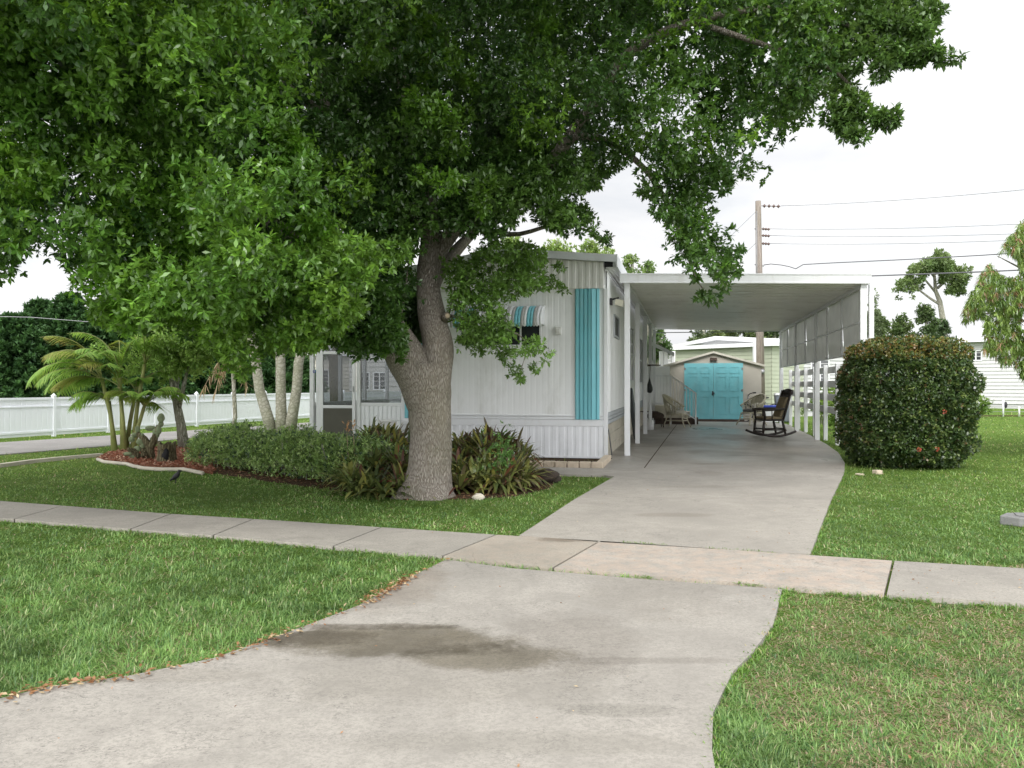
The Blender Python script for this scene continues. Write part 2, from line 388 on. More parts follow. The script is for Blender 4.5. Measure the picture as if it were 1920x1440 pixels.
# ------------------------------------------------------------------ foliage (numpy)
def unit(a): return a / (np.linalg.norm(a, axis=-1, keepdims=True) + 1e-9)
def rdirs(n): return unit(RNG.normal(size=(n, 3)))
class Fol:
    def __init__(self): self.V = []; self.Fq = []; self.C = []; self.n = 0
    def leaves(self, base, d, L, W, col, fold=0.25, wide=0.58, up=None):
        n = len(base); d = unit(d)
        up = rdirs(n) if up is None else up
        s = unit(np.cross(d, up)); u = np.cross(s, d)
        L = np.broadcast_to(L, (n,))[:, None]; W = np.broadcast_to(W, (n,))[:, None]
        mid = base + d * L * wide - u * W * fold
        v = np.stack([base, mid + s * W / 2 + u * W * fold, base + d * L - u * L * 0.08, mid - s * W / 2 + u * W * fold], 1)
        self.V.append(v.reshape(-1, 3)); i = np.arange(n)[:, None] * 4 + self.n
        self.Fq.append(i + np.array([[0, 1, 2, 3]])); self.C.append(np.repeat(col, 4, 0)); self.n += 4 * n
    def straps(self, base, d, L, W, droop, col, seg=3, up=None, prof=None, tipcol=None):
        n = len(base); d = unit(d)
        up = np.tile(np.array((0, 0, 1.0)), (n, 1)) if up is None else up
        s = unit(np.cross(d, up) + 1e-6)
        L = np.broadcast_to(L, (n,))[:, None]; W = np.broadcast_to(W, (n,))[:, None]; dr = np.broadcast_to(droop, (n,))[:, None]
        vs = []; cs = []
        for k in range(seg + 1):
            t = k / seg; p = base + d * L * t; p = p.copy(); p[:, 2:3] -= dr * L * t * t
            w = (prof(t) if prof else (1 - t * t * 0.9) * (0.6 + 0.4 * min(1, t * 4)))
            vs += [p + s * W * w / 2, p - s * W * w / 2]
            c = col if tipcol is None else col * (1 - t) + tipcol * t
            cs += [c, c]
        v = np.stack(vs, 1); m = 2 * (seg + 1)
        self.V.append(v.reshape(-1, 3)); self.C.append(np.stack(cs, 1).reshape(-1, 3))
        i = np.arange(n)[:, None] * m + self.n
        for k in range(seg): self.Fq.append(i + np.array([[2 * k, 2 * k + 1, 2 * k + 3, 2 * k + 2]]))
        self.n += m * n
    def rosettes(self, c, axis, nl, L, W, col, spread=0.9, jit=0.25, cj=0.18, fold=0.25):
        n = len(c); c = np.repeat(c, nl, 0); ax = unit(np.repeat(axis, nl, 0))
        d = unit(ax * (1.1 - spread) + rdirs(n * nl) * spread + ax * 0.25)
        cc = np.repeat(col, nl, 0) * (1 + RNG.normal(0, cj, (n * nl, 1)))
        l = L * (1 + RNG.uniform(-jit * 1.8, jit, n * nl)); w = W * (1 + RNG.uniform(-jit, jit, n * nl))
        up = unit(np.array((0, 0, 1.0)) + RNG.normal(0, 0.55, (n * nl, 3)))
        self.leaves(c, d, l, w, np.clip(cc, 0.003, 1), fold, up=up)
    def build(self, name, mat, parent=None, local=False):
        V = np.concatenate(self.V); Fq = np.concatenate(self.Fq); C = np.concatenate(self.C)
        if parent is not None and not local: V = V - worldloc(parent)
        me = bpy.data.meshes.new(name); me.vertices.add(len(V)); me.vertices.foreach_set('co', V.astype(np.float32).ravel())
        nf = len(Fq); me.loops.add(nf * 4); me.loops.foreach_set('vertex_index', Fq.astype(np.int32).ravel())
        me.polygons.add(nf); me.polygons.foreach_set('loop_start', np.arange(0, nf * 4, 4, dtype=np.int32))
        me.polygons.foreach_set('loop_total', np.full(nf, 4, np.int32))
        ca = me.color_attributes.new('Col', 'FLOAT_COLOR', 'POINT')
        ca.data.foreach_set('color', np.concatenate([C, np.ones((len(C), 1))], 1).astype(np.float32).ravel())
        me.materials.append(mat); me.update(calc_edges=True)
        o = bpy.data.objects.new(name, me); COL.objects.link(o)
        if parent is not None: o.parent = parent
        return o
def cols(n, a, b, extra=(), p=()):
    t = RNG.uniform(0, 1, (n, 1)); c = np.array(a) * (1 - t) + np.array(b) * t
    if len(extra):
        u = RNG.uniform(0, 1, n); acc = 0
        for e, q in zip(extra, p):
            k = (u >= acc) & (u < acc + q); c[k] = np.array(e) * RNG.uniform(0.8, 1.2, (k.sum(), 1)); acc += q
    return c
def vnoise(x, y, s, seed=0):
    r = np.random.default_rng(seed); v = 0
    for k in range(7):
        a = r.uniform(0, 2 * PI); f = s * r.uniform(0.6, 2.2); v = v + np.sin((x * np.cos(a) + y * np.sin(a)) * f + r.uniform(0, 6.28)) / 7
    return v * 1.6
def inpoly(x, y, poly):
    c = np.zeros(x.shape, bool); n = len(poly)
    for i in range(n):
        x1, y1 = poly[i][:2]; x2, y2 = poly[(i + 1) % n][:2]
        if y1 == y2: continue
        k = ((y1 > y) != (y2 > y)) & (x < (x2 - x1) * (y - y1) / (y2 - y1) + x1); c ^= k
    return c
def blobs(fol, centers, radii, per, L, W, cols_, nl=6, squash=0.8, shell=0.55, spread=0.9, down=0.0, cj=0.18):
    # leafy clumps: rosettes scattered mostly near the surface of each clump
    cs = []; ax = []; cc = []
    for c, r, n, col in zip(centers, radii, per, cols_):
        d = rdirs(n); k = RNG.uniform(0, 1, n) ** 0.5; k = shell + (1 - shell) * k
        k *= 1 + 0.25 * np.sin(d[:, 0] * 4 + c[0] * 9) * np.sin(d[:, 1] * 5 + c[2] * 7)
        p = np.array(c) + d * r * k[:, None] * np.array((1, 1, squash)); d2 = d.copy(); d2[:, 2] -= down
        cs.append(p); ax.append(d2); cc.append(np.tile(col, (n, 1)) * RNG.uniform(0.8, 1.2, (n, 1)))
    fol.rosettes(np.concatenate(cs), np.concatenate(ax), nl, L, W, np.concatenate(cc), spread, cj=cj)

# ------------------------------------------------------------------ ground, paths
def g2(pts): return [G(*p)[:2] for p in pts]
apron_left = [(836, 1056), (755, 1097), (670, 1145), (575, 1182), (500, 1210), (400, 1245), (250, 1277), (90, 1300), (0, 1322), (-150, 1352)]
apron_right = [(1466, 1113), (1450, 1180), (1410, 1235), (1375, 1270), (1350, 1320), (1337, 1350), (1335, 1420), (1345, 1480)]
AP = g2(apron_left) + [(-5.5, 1.35), (-5.5, 0.62), (5.0, 0.62), (1.9, 1.3)] + g2(apron_right)[::-1] + g2([(1210, 1094), (1037, 1079), (960, 1073)])
far_px = [(0, 950), (450, 978), (930, 1010), (1125, 1022), (1520, 1050), (1675, 1060), (1920, 1077)]
near_px = [(0, 980), (400, 1011), (830, 1051), (1037, 1074), (1210, 1089), (1465, 1109), (1660, 1124), (1920, 1143)]
def linex(pts, x):
    for (x0, y0), (x1, y1) in zip(pts, pts[1:]):
        if x <= x1: return (x, y0 + (y1 - y0) * (x - x0) / (x1 - x0))
    return (x, pts[-1][1])
far_w = g2(far_px); near_w = g2(near_px)
fl = (far_w[0][0] - 22, far_w[0][1] + 7.2); nl_ = (near_w[0][0] - 22, near_w[0][1] + 7.2)
fr = (far_w[-1][0] + 20, far_w[-1][1] - 6.2); nr = (near_w[-1][0] + 20, near_w[-1][1] - 6.2)
SW = [fl] + far_w + [fr, nr] + near_w[::-1] + [nl_]
DR = g2([(974, 1011), (1077, 942), (1152, 898)]) + [S(-3.35, -0.1)[:2], S(-3.3, -2.3)[:2], S(-2.4, -2.3)[:2], S(-2.4, -0.2)[:2], S(-0.55, -0.22)[:2], S(-0.55, -0.45)[:2], S(15.5, -0.45)[:2], S(15.5, 3.6)[:2]] + \
     g2([(1475, 797), (1520, 819), (1550, 836), (1572, 852), (1584, 872), (1583, 890), (1557, 945), (1519, 1047), (1335, 1037), (1125, 1024)])
STREET = [(-30, 0.6), (-30, -7), (30, -7), (30, 0.6)]

def strip(px_a, px_b): return g2(px_a) + g2(px_b)[::-1]
road_near = [G(0, 854), G(207, 837), G(420, 816), G(595, 806)]
road_far = [G(0, 831), G(420, 804), G(595, 792)]
dirx, diry = nrm((4.6, 10.0))
RD = [(road_near[0][0] - dirx * 30, road_near[0][1] - diry * 30 + 9)] + [p[:2] for p in road_near] + [(road_near[-1][0] + dirx * 60, road_near[-1][1] + diry * 60), (road_far[-1][0] + dirx * 60, road_far[-1][1] + diry * 60)] + [p[:2] for p in road_far[::-1]] + [(road_far[0][0] - dirx * 30 - 6, road_far[0][1] - diry * 30 + 12)]
MU = g2([(183, 861), (205, 867), (240, 870), (262, 876), (300, 879), (345, 879), (400, 890), (400, 850), (330, 838), (250, 842), (200, 852)])
HM = g2([(330, 872), (400, 888), (500, 903), (600, 916), (700, 928), (760, 938), (860, 937), (960, 932), (1030, 916), (1050, 895), (960, 880), (700, 880), (420, 862)])

o = MB().add([(-500, -60, 0), (500, -60, 0), (500, 900, 0), (-500, 900, 0)], [(0, 1, 2, 3)]).build('ground', M['lawn']); tag(o, kind='structure')
M['conc_apron'] = concrete('apron_concrete', (0.36, 0.335, 0.297), stains=[
    (-0.62, 4.27, 0.78, 0.30, 0.95, (0.36, 0.33, 0.26)), (-0.10, 4.00, 0.46, 0.24, 0.85, (0.48, 0.45, 0.37)), (-0.72, 4.50, 0.50, 0.07, 0.8, (0.5, 0.47, 0.43)),
    (-1.08, 4.30, 0.42, 0.15, 0.8, (0.5, 0.47, 0.42)), (-0.30, 3.75, 0.9, 0.45, 0.5, (0.72, 0.71, 0.68)), (0.30, 4.25, 0.45, 0.6, 0.6, (0.7, 0.68, 0.66)),
    (0.45, 3.35, 0.3, 0.08, 0.5, (0.6, 0.6, 0.58)), (-0.75, 5.6, 0.35, 0.9, 0.6, (0.72, 0.66, 0.6)), (0.62, 3.95, 0.5, 0.06, 0.5, (0.6, 0.58, 0.56)),
    (0.9, 5.2, 0.5, 0.7, 0.4, (0.75, 0.73, 0.7)), (-1.6, 3.75, 0.5, 0.12, 0.4, (0.7, 0.68, 0.64)), (0.1, 3.05, 0.8, 0.12, 0.4, (0.7, 0.7, 0.67))])
M['conc_walk'] = concrete('walk_concrete', (0.345, 0.32, 0.28))
M['conc_beige'] = concrete('walk_beige', (0.37, 0.335, 0.28), stains=[(0.45, 7.0, 0.3, 0.12, 0.8, (0.5, 0.44, 0.38))], peach=0.12)
M['conc_peach'] = concrete('walk_peach', (0.39, 0.36, 0.315), peach=0.35, scale=2.0)
M['conc_drive'] = concrete('drive_concrete', (0.39, 0.36, 0.315), stains=[(1.6, 8.3, .5, .15, .5, (.65, .6, .56)), (2.4, 10.6, .6, .15, .4, (.7, .66, .62)), (3.3, 13.6, .35, .12, .7, (.5, .47, .44)), (4.3, 15.2, .5, .18, .7, (.5, .48, .46)), (2.9, 12.2, .25, .4, .5, (.7, .67, .64))], wet=True)
def cutline(px0, px1):     # joint: (near px point, far px point)
    return G(*px0)[:2], G(*px1)[:2]
zs = 0.035
mb = MB()
# sidewalk slabs between joints, each a hair apart
jn = [(245, 320), (400, 475), (625, 715), (830, 930), (1037, 1125), (1660, 1675)]
cuts = [(nl_, fl)]
x0 = [None]
def stepdir(a, b, t): return (a[0] + (b[0] - a[0]) * t, a[1] + (b[1] - a[1]) * t)
base_n = G(*linex(near_px, 245)); base_f = G(*linex(far_px, 320))
dn = nrm(np.array(base_n[:2]) - np.array(G(*linex(near_px, 830))[:2]))
for k in range(12, 0, -1):
    cuts.append(((base_n[0] + dn[0] * 1.5 * k, base_n[1] + dn[1] * 1.5 * k), (base_f[0] + dn[0] * 1.5 * k, base_f[1] + dn[1] * 1.5 * k)))
cuts.append((base_n[:2], base_f[:2]))
for a, b in jn[1:]: cuts.append((G(*linex(near_px, a))[:2], G(*linex(far_px, b))[:2]))
lastn, lastf = cuts[-1]
for k in range(1, 12): cuts.append(((lastn[0] + 1.4 * k * .955, lastn[1] - 1.4 * k * .30), (lastf[0] + 1.4 * k * .955, lastf[1] - 1.4 * k * .30)))
gap = 0.009
for i in range(len(cuts) - 1):
    (n0, f0), (n1, f1) = cuts[i], cuts[i + 1]
    dd = nrm(np.array(n1) - np.array(n0)) * gap
    isb = abs(n0[0] - G(830, 1051)[0]) < 0.06; isp = abs(n0[0] - G(1037, 1074)[0]) < 0.06
    mi = 1 if isb else 2 if isp else 0
    mb.prism([(n0[0] + dd[0], n0[1] + dd[1]), (n1[0] - dd[0], n1[1] - dd[1]), (f1[0] - dd[0], f1[1] - dd[1]), (f0[0] + dd[0], f0[1] + dd[1])], -0.05, zs, mi)
o = mb.build('sidewalk', [M['conc_walk'], M['conc_beige'], M['conc_peach']]); tag(o, kind='structure')
o = MB().prism(AP, -0.05, zs - 0.006).build('driveway_apron', M['conc_apron']); tag(o, kind='structure')
# upper driveway cut in slabs by two cross joints
mb = MB()
def clip(poly, a, b, keep, off):
    a = np.array(a); b = np.array(b); d = nrm(b - a); n = np.array((-d[1], d[0])) * keep
    out = []; m = len(poly)
    for i in range(m):
        p = np.array(poly[i]); q = np.array(poly[(i + 1) % m]); dp = np.dot(p - a, n) - off; dq = np.dot(q - a, n) - off
        if dp >= 0: out.append(tuple(p))
        if (dp > 0) != (dq > 0): out.append(tuple(p + (q - p) * dp / (dp - dq)))
    return out
ja = (G(1110, 931)[:2], G(1560, 942)[:2]); jb = (S(-2.6, 0)[:2], S(-2.7, 4)[:2]); jc = (S(4.6, 0)[:2], S(4.6, 4)[:2])
rest = DR
for (a, b) in (ja, jb, jc):
    mb.prism(clip(rest, a, b, -1, 0.007), -0.05, zs); rest = clip(rest, a, b, 1, 0.007)
mb.prism(rest, -0.05, zs)
o = mb.build('driveway', M['conc_drive']); tag(o, kind='structure')
mb = MB(); mb.bar(S(-2.2, 0.42, zs + 0.002), S(12, 0.75, zs + 0.002), 0.014, 0.004)
# (long joint of the carport slab, filled with dark grit)
o = mb.build('driveway_joint', M['soil']); tag(o, kind='structure')
o = MB().prism(RD, -0.05, 0.02).build('side_street', M['asphalt']); tag(o, kind='structure')
o = MB().prism(STREET, -0.05, 0.012).build('road', M['asphalt']); tag(o, kind='structure')
o = MB().prism(MU, -0.02, 0.03).build('mulch_bed', M['mulch']); tag(o, kind='structure')
o = MB().prism(HM, -0.02, 0.012).build('soil_bed', M['soil']); tag(o, kind='structure')
ks = [(-300, 905), (0, 873), (60, 865), (120, 859), (190, 853)]
mb = MB()
for a, b in zip(ks, ks[1:]): mb.bar(G(*a, z=0.03), G(*b, z=0.03), 0.11, 0.06)
o = mb.build('kerb_strip', M['edging']); tag(o, kind='structure')

# ------------------------------------------------------------------ grass
def make_grass():
    f = Fol(); n = 900000
    # screen-even sampling on the ground gives finer cover close by
    v = RNG.uniform(0, 1, n); py = 745 + (1640 - 745) * v ** 0.9; px = RNG.uniform(-250, 2170, n)
    d = F * H / (py - HY); x = (px - CX) / F * d; y = d
    n2 = 60000; x = np.concatenate([x, RNG.uniform(-9, 9, n2)]); y = np.concatenate([y, RNG.uniform(0.7, 12, n2)])
    ok = ~inpoly(x, y, AP) & ~inpoly(x, y, SW) & ~inpoly(x, y, DR) & ~inpoly(x, y, RD) & ~inpoly(x, y, MU) & ~inpoly(x, y, HM) & (y > 0.7)
    hs = [S(-0.9, -4.3)[:2], S(-0.9, -0.3)[:2], S(14, -0.3)[:2], S(14, -4.3)[:2]]
    ok &= ~inpoly(x, y, hs)
    pn = vnoise(x, y, 3.0, 3); fine = vnoise(x, y, 11.0, 4)
    # worn patches of dead thatch, mostly on the strip at the right
    rightlawn = (x > 1.0) & (y < 6.2)
    dry = np.where(rightlawn, 0.80 + 0.6 * pn + 0.5 * fine, 0.0 + 0.5 * pn + 0.35 * fine)
    dry = np.clip(dry, 0, 1)
    cl_ = vnoise(x, y, 24.0, 6) + .6 * vnoise(x, y, 7.0, 8)
    ok &= RNG.uniform(0, 1, len(x)) > dry * 0.4 + np.where(y < 7, .28, .1) * (cl_ < -.15)
    x = x[ok]; y = y[ok]; dry = dry[ok]; pn = pn[ok]; rl = rightlawn[ok]
    n = len(x)
    hgt = RNG.uniform(0.018, 0.052, n) * (1 + 0.25 * pn); hgt *= np.where(y < 6.6, np.where(rl, 0.85, 1.1), 0.8)
    hgt *= 1 + np.clip((y - 9) / 18, 0, 1.2)
    wid = RNG.uniform(0.003, 0.0062, n) * (1 + np.clip((y - 4) / 5, 0, 5.5))
    d = RNG.normal(0, 0.7, (n, 3)); d[:, 2] = RNG.uniform(0.2, 1.2, n)
    tu = vnoise(x, y, 16, 31); d[:, 0] += tu * .9; d[:, 1] += vnoise(x, y, 14, 32) * .9
    c = cols(n, (0.085, 0.175, 0.045), (0.195, 0.31, 0.09), [(0.28, 0.36, 0.14), (0.36, 0.33, 0.20), (.05, .12, .035)], [0.045, 0.03, .12])
    lush = np.clip(0.5 + pn[:, None] * 0.5, 0, 1); c = c * (0.72 + 0.55 * lush) * (1 + .22 * np.clip(vnoise(x, y, 13.0, 12), -1, 1)[:, None])
    warm = np.clip((y - 8) / 6, 0, 1)[:, None]; c = c * (1 - warm) + c * np.array((1.25, 1.1, 1.0)) * warm
    dm = RNG.uniform(0, 1, n) < dry * 0.62
    c = c * np.array((1.0, 1.0, 1.0)); c[dm] = cols(int(dm.sum()), (0.30, 0.22, 0.14), (0.48, 0.38, 0.26))
    hgt[dm] *= 0.7; d[dm, 2] *= 0.35
    b = np.stack([x, y, np.full(n, 0.002)], 1)
    f.straps(b, d, hgt * 1.5, wid, 0.35, c, seg=2)
    o = f.build('grass', M['grassleaf']); tag(o, kind='stuff')
    # long fringe leaning over the concrete edges
    f = Fol()
    def along(poly, per_m):
        pts = []
        for (x0, y0), (x1, y1) in zip(poly, poly[1:]):
            L = math.hypot(x1 - x0, y1 - y0); k = int(L * per_m); t = RNG.uniform(0, 1, k)
            pts.append(np.stack([x0 + (x1 - x0) * t, y0 + (y1 - y0) * t], 1))
        return np.concatenate(pts)
    e = np.concatenate([along(g2(apron_left), 900), along(g2(apron_right), 900), along([p for p in near_w if p[0] < G(836, 1056)[0]], 500),
                        along([p for p in near_w if p[0] > G(1460, 1112)[0] - .05], 900), along(far_w[:3], 300), along(far_w[4:], 400),
                        along(g2([(974, 1011), (1077, 942), (1152, 898)]), 350), along(g2([(1519, 1047), (1557, 945), (1583, 890), (1584, 872), (1550, 836)]), 400)])
    e = e + RNG.normal(0, 0.022, e.shape); n = len(e); b = np.concatenate([e, np.full((n, 1), 0.005)], 1)
    d = RNG.normal(0, 0.7, (n, 3)); d[:, 2] = RNG.uniform(0.3, 1.1, n)
    keep = vnoise(e[:, 0], e[:, 1], 9, 9) > -0.35; b = b[keep]; d = d[keep]; n = len(b)
    f.straps(b, d, RNG.uniform(0.04, 0.085, n), RNG.uniform(0.004, 0.008, n), 0.5, cols(n, (0.08, 0.18, 0.025), (0.19, 0.33, 0.06), [(0.36, 0.32, 0.16)], [0.08]), seg=2)
    # weeds in the joint between driveway and sidewalk
    e = along(g2([(1165, 1024), (1250, 1030)]), 900); e2 = along(g2([(1320, 1035), (1450, 1044)]), 500); e3 = along(g2([(1190, 1090), (1220, 1092)]), 900); e4 = along(g2([(1375, 1102), (1430, 1107)]), 300)
    e = np.concatenate([e, e2, e3, e4]); e = e + RNG.normal(0, 0.012, e.shape); n = len(e); b = np.concatenate([e, np.full((n, 1), 0.03)], 1)
    d = RNG.normal(0, 0.8, (n, 3)); d[:, 2] = RNG.uniform(0.1, 0.7, n)
    f.straps(b, d, RNG.uniform(0.02, 0.05, n), 0.005, 0.4, cols(n, (0.09, 0.19, 0.03), (0.2, 0.32, 0.07)), seg=2)
    o = f.build('grass_fringe', M['grassleaf']); tag(o, kind='stuff')
    # fallen brown leaves gathered along the left kerb of the apron, some on the concrete and lawns
    f = Fol()
    e = along(g2(apron_left), 420); e = e + RNG.normal(0, 0.03, e.shape) + np.array((0.01, -0.03))
    w = RNG.uniform(0, 1, len(e)) < np.clip(0.55 + vnoise(e[:, 0], e[:, 1], 4, 21), 0.12, 1); e = e[w]
    s1 = np.stack([RNG.uniform(-3.5, 3.8, 260), RNG.uniform(2.2, 12, 260)], 1)
    s2 = np.stack([RNG.uniform(1.3, 3.6, 260), RNG.uniform(2.6, 6, 260)], 1)
    e = np.concatenate([e, s1, s2]); n = len(e); b = np.concatenate([e, RNG.uniform(0.036, 0.05, (n, 1))], 1)
    d = RNG.normal(0, 1, (n, 3)); d[:, 2] = RNG.normal(0, 0.2, n); up = unit(np.array((0, 0, 1.0)) + RNG.normal(0, 0.35, (n, 3)))
    sz = RNG.uniform(0.025, 0.05, n); sz *= .8; sz[-520:] *= 0.6
    f.leaves(b, d, sz, sz * 0.45, cols(n, (0.17, 0.08, 0.035), (0.36, 0.20, 0.10), [(0.42, 0.33, 0.2)], [0.3]), up=up)
    bm = np.array(HM)
    k = 9000; xx = RNG.uniform(bm[:, 0].min(), bm[:, 0].max(), k); yy = RNG.uniform(bm[:, 1].min(), bm[:, 1].max(), k)
    q = inpoly(xx, yy, HM); xx = xx[q]; yy = yy[q]; n = len(xx); b = np.stack([xx, yy, RNG.uniform(0.014, 0.03, n)], 1)
    d = RNG.normal(0, 1, (n, 3)); d[:, 2] *= 0.2; up = unit(np.array((0, 0, 1.0)) + RNG.normal(0, 0.3, (n, 3)))
    f.leaves(b, d, RNG.uniform(0.03, 0.06, n), 0.022, cols(n, (0.12, 0.06, 0.03), (0.28, 0.16, 0.09)), up=up)
    o = f.build('leaf_litter', M['dryleaf']); tag(o, kind='stuff')
    f = Fol(); bm = np.array(MU); k = 9000
    xx = RNG.uniform(bm[:, 0].min(), bm[:, 0].max(), k); yy = RNG.uniform(bm[:, 1].min(), bm[:, 1].max(), k)
    q = inpoly(xx, yy, MU); xx = xx[q]; yy = yy[q]; n = len(xx); b = np.stack([xx, yy, RNG.uniform(0.03, 0.05, n)], 1)
    d = RNG.normal(0, 1, (n, 3)); d[:, 2] *= 0.35
    f.leaves(b, d, RNG.uniform(0.04, 0.08, n), 0.03, cols(n, (0.16, 0.06, 0.03), (0.34, 0.15, 0.09), [(0.45, 0.3, 0.2)], [0.15]))
    o = f.build('mulch_chips', M['dryleaf']); tag(o, kind='stuff')
make_grass()

# ------------------------------------------------------------------ mobile home
def build_home():
    t0, t1, s0, s1 = -4.1, -0.316, -0.68, 13.2
    r = thing('mobile_home', 'white ribbed single-wide mobile home with turquoise shutters behind the big tree', 'mobile home', S(s0, (t0 + t1) / 2))
    zb = 0.62
    mb = MB(); mb.sbox(s0 + 0.03, s1, t0 + 0.02, t1 - 0.02, zb, 3.55)
    mb.ribs(S(s0, t0), S(s0, t1 - 0.02), 0.80, 3.06, 0.105, 0.0022, duty=0.3)
    mb.ribs(S(s0 + 0.05, t1), S(s1, t1), 0.84, 3.45, 0.21, 0.008)
    mb.ribs(S(s1, t1), S(s1, t0), 0.62, 3.5, 0.2, 0.008)
    mb.ribs(S(s1, t0), S(s0, t0), 0.62, 3.45, 0.2, 0.008)
    mb.build('wall', M['siding'], r)
    mb = MB(); mb.sbox(s0 - 0.055, s0 + 0.03, t0 - 0.02, t1 - 0.045, 3.04, 3.1)
    zp = 3.70
    tm = (t0 + t1) / 2
    a = S(s0 - 0.06, t0 - 0.02); b = S(s0 - 0.06, tm); c = S(s0 - 0.06, t1 - 0.045)
    mb.ribs(a, b, 3.04, 3.46, 0.125, 0.009, z1b=3.66); mb.ribs(b, c, 3.04, 3.66, 0.125, 0.009, z1b=3.50)
    mb.build('gable_band', M['siding_up'], r)
    # horizontal trims above the skirting
    mb = MB()
    for z0_, z1_, pr in ((0.60, 0.715, 0.035), (0.722, 0.765, 0.02), (0.772, 0.80, 0.026)): mb.sbox(s0 - pr, s0 + 0.01, t0, t1 - 0.05, z0_, z1_)
    mb.build('trim_board', M['white'], r, bevel=0.004)
    mb = MB()
    for z0_, z1_, pr in ((0.64, 0.70, 0.03), (0.71, 0.76, 0.022), (0.77, 0.835, 0.028)): mb.sbox(s0 + 0.06, s1, t1 - 0.01, t1 + pr, z0_, z1_)
    mb.build('side_trim', M['grey_trim'], r)
    MB().sbox(s0 - 0.03, s0 + 0.06, t1 - 0.05, t1 + 0.02, 0.05, 3.03).build('corner_trim', M['white'], r, bevel=0.006); MB().sbox(s0 - 0.03, s0 + 0.05, t0 - 0.02, t0 + 0.05, 0.05, 3.03).build('corner_trim', M['white'], r, bevel=0.006)
    mb = MB(); mb.ribs(S(s0 - 0.01, t0), S(s0 - 0.01, t1 - 0.05), 0.07, 0.60, 0.14, 0.008, duty=0.4)
    mb.sbox(s0 - 0.035, s0 + 0.02, t0, t1 - 0.05, 0.035, 0.07)
    mb.build('skirting', M['skirt'], r)
    # foundation and painted blocks along the side
    mb = MB(); mb.sbox(s0 + 0.03, s1, t0 + 0.1, t1 - 0.06, 0.0, 0.62); mb.build('foundation', M['dark'], r)
    mb = MB(); z = 0.02; row = 0
    while z < 0.60:
        s = s0 + 0.07 - (0.2 if row % 2 else 0)
        while s < s1:
            a_ = max(s, s0 + 0.07); e_ = min(s + 0.39, s1)
            if e_ - a_ > 0.04: mb.sbox(a_, e_, t1 - 0.06, t1 - 0.015 + random.uniform(-.003, .003), z, z + 0.192)
            s += 0.4
        z += 0.2; row += 1
    mb.build('block_skirting', M['block'], r, bevel=0.004)
    mb = MB(); mb.bar(S(s0 + 0.12, t1 + 0.02, 0.55), S(s0 + 0.75, t1 + 0.03, 0.02), 0.02); mb.build('loose_rod', M['metal'], r)
    # roof: shallow ridge
    mb = MB(); oh = 0.17; f0 = s0 - 0.13
    def rp(t, z, s): return S(s, t, z)
    for (ta, za, tb, zb_) in ((t0 - oh, 3.45, tm, 3.78), (tm, 3.78, t1 + oh, 3.60)):
        mb.hexa([rp(ta, za - 0.06, f0 + .02), rp(tb, zb_ - 0.06, f0 + .02), rp(tb, zb_ - 0.06, s1 + 0.1), rp(ta, za - 0.06, s1 + 0.1), rp(ta, za, f0 + .02), rp(tb, zb_, f0 + .02), rp(tb, zb_, s1 + 0.1), rp(ta, za, s1 + 0.1)])
    rf = mb.build('roof', M['alu'], r)
    mb = MB()
    for (ta, za, tb, zb_) in ((t0 - oh, 3.45, tm, 3.78), (tm, 3.78, t1 + oh, 3.60)):
        mb.hexa([rp(ta, za - 0.12, f0 - .02), rp(tb, zb_ - 0.12, f0 - .02), rp(tb, zb_ - 0.12, f0 + 0.018), rp(ta, za - 0.12, f0 + 0.018), rp(ta, za + .012, f0 - .02), rp(tb, zb_ + .012, f0 - .02), rp(tb, zb_ + .012, f0 + .018), rp(ta, za + .012, f0 + .018)])
    mb.sbox(f0 - 0.02, s1 + .1, t1 + oh + .001, t1 + oh + 0.03, 3.40, 3.615)
    mb.sbox(f0 + 0.025, s1 + .1, t1 + oh - 0.05, t1 + oh, 3.40, 3.53)
    mb.build('fascia', M['alu'], rf)
    mb = MB(); mb.sbox(f0 + 0.06, s1, t1 + 0.0, t1 + oh - 0.05, 3.385, 3.405); mb.sbox(f0 + 0.06, s1, t1 + 0.04, t1 + 0.07, 3.37, 3.384)
    mb.sbox(f0 + 0.1, s1, t1 - 0.03, t1 + 0.02, 3.34, 3.384)
    mb.build('soffit', M['white'], r)
    mb = MB(); mb.sbox(f0 + 0.05, f0 + 0.3, t1 - 0.03, t1 + 0.115, 3.41, 3.515); mb.build('eave_gap_shade', M['dark'], r)  # solid dark box painted as the shade inside an open eave gap
    # turquoise corrugated shutters standing proud of the wall
    for (ta, tb, tc) in ((-0.875, -0.571, -0.44), (-4.06, -3.74, -3.63)):
        mb = MB(); z0_, z1_ = 0.72, 3.035
        pr = [(ta, 0.012), (ta + 0.01, 0.035)]; n = 4; w = (tb - ta - 0.01) / n
        for k in range(n):
            x = ta + 0.01 + k * w; pr += [(x + w * .12, 0.035), (x + w * .2, 0.062), (x + w * .86, 0.062), (x + w * .94, 0.035)]
        pr += [(tb, 0.075), (tc - 0.05, 0.03), (tc - 0.04, 0.05), (tc, 0.03), (tc, 0.0)]
        vs = []
        for (t, p) in pr: vs += [S(s0 - p, t, z0_), S(s0 - p, t, z1_)]
        fs = [(2 * i, 2 * i + 2, 2 * i + 3, 2 * i + 1) for i in range(len(pr) - 1)]
        vs += [S(s0 + 0.005, ta, z0_), S(s0 + 0.005, tc, z0_), S(s0 + 0.005, tc, z1_), S(s0 + 0.005, ta, z1_)]
        q = len(vs); fs += [tuple([q - 4] + [2 * i for i in range(len(pr))] + [q - 3])[::-1], tuple([q - 1] + [2 * i + 1 for i in range(len(pr))] + [q - 2])]
        mb.add(vs, fs).build('shutter', M['turq'], r)
    # front window under its awning
    w0, w1 = -2.98, -1.50
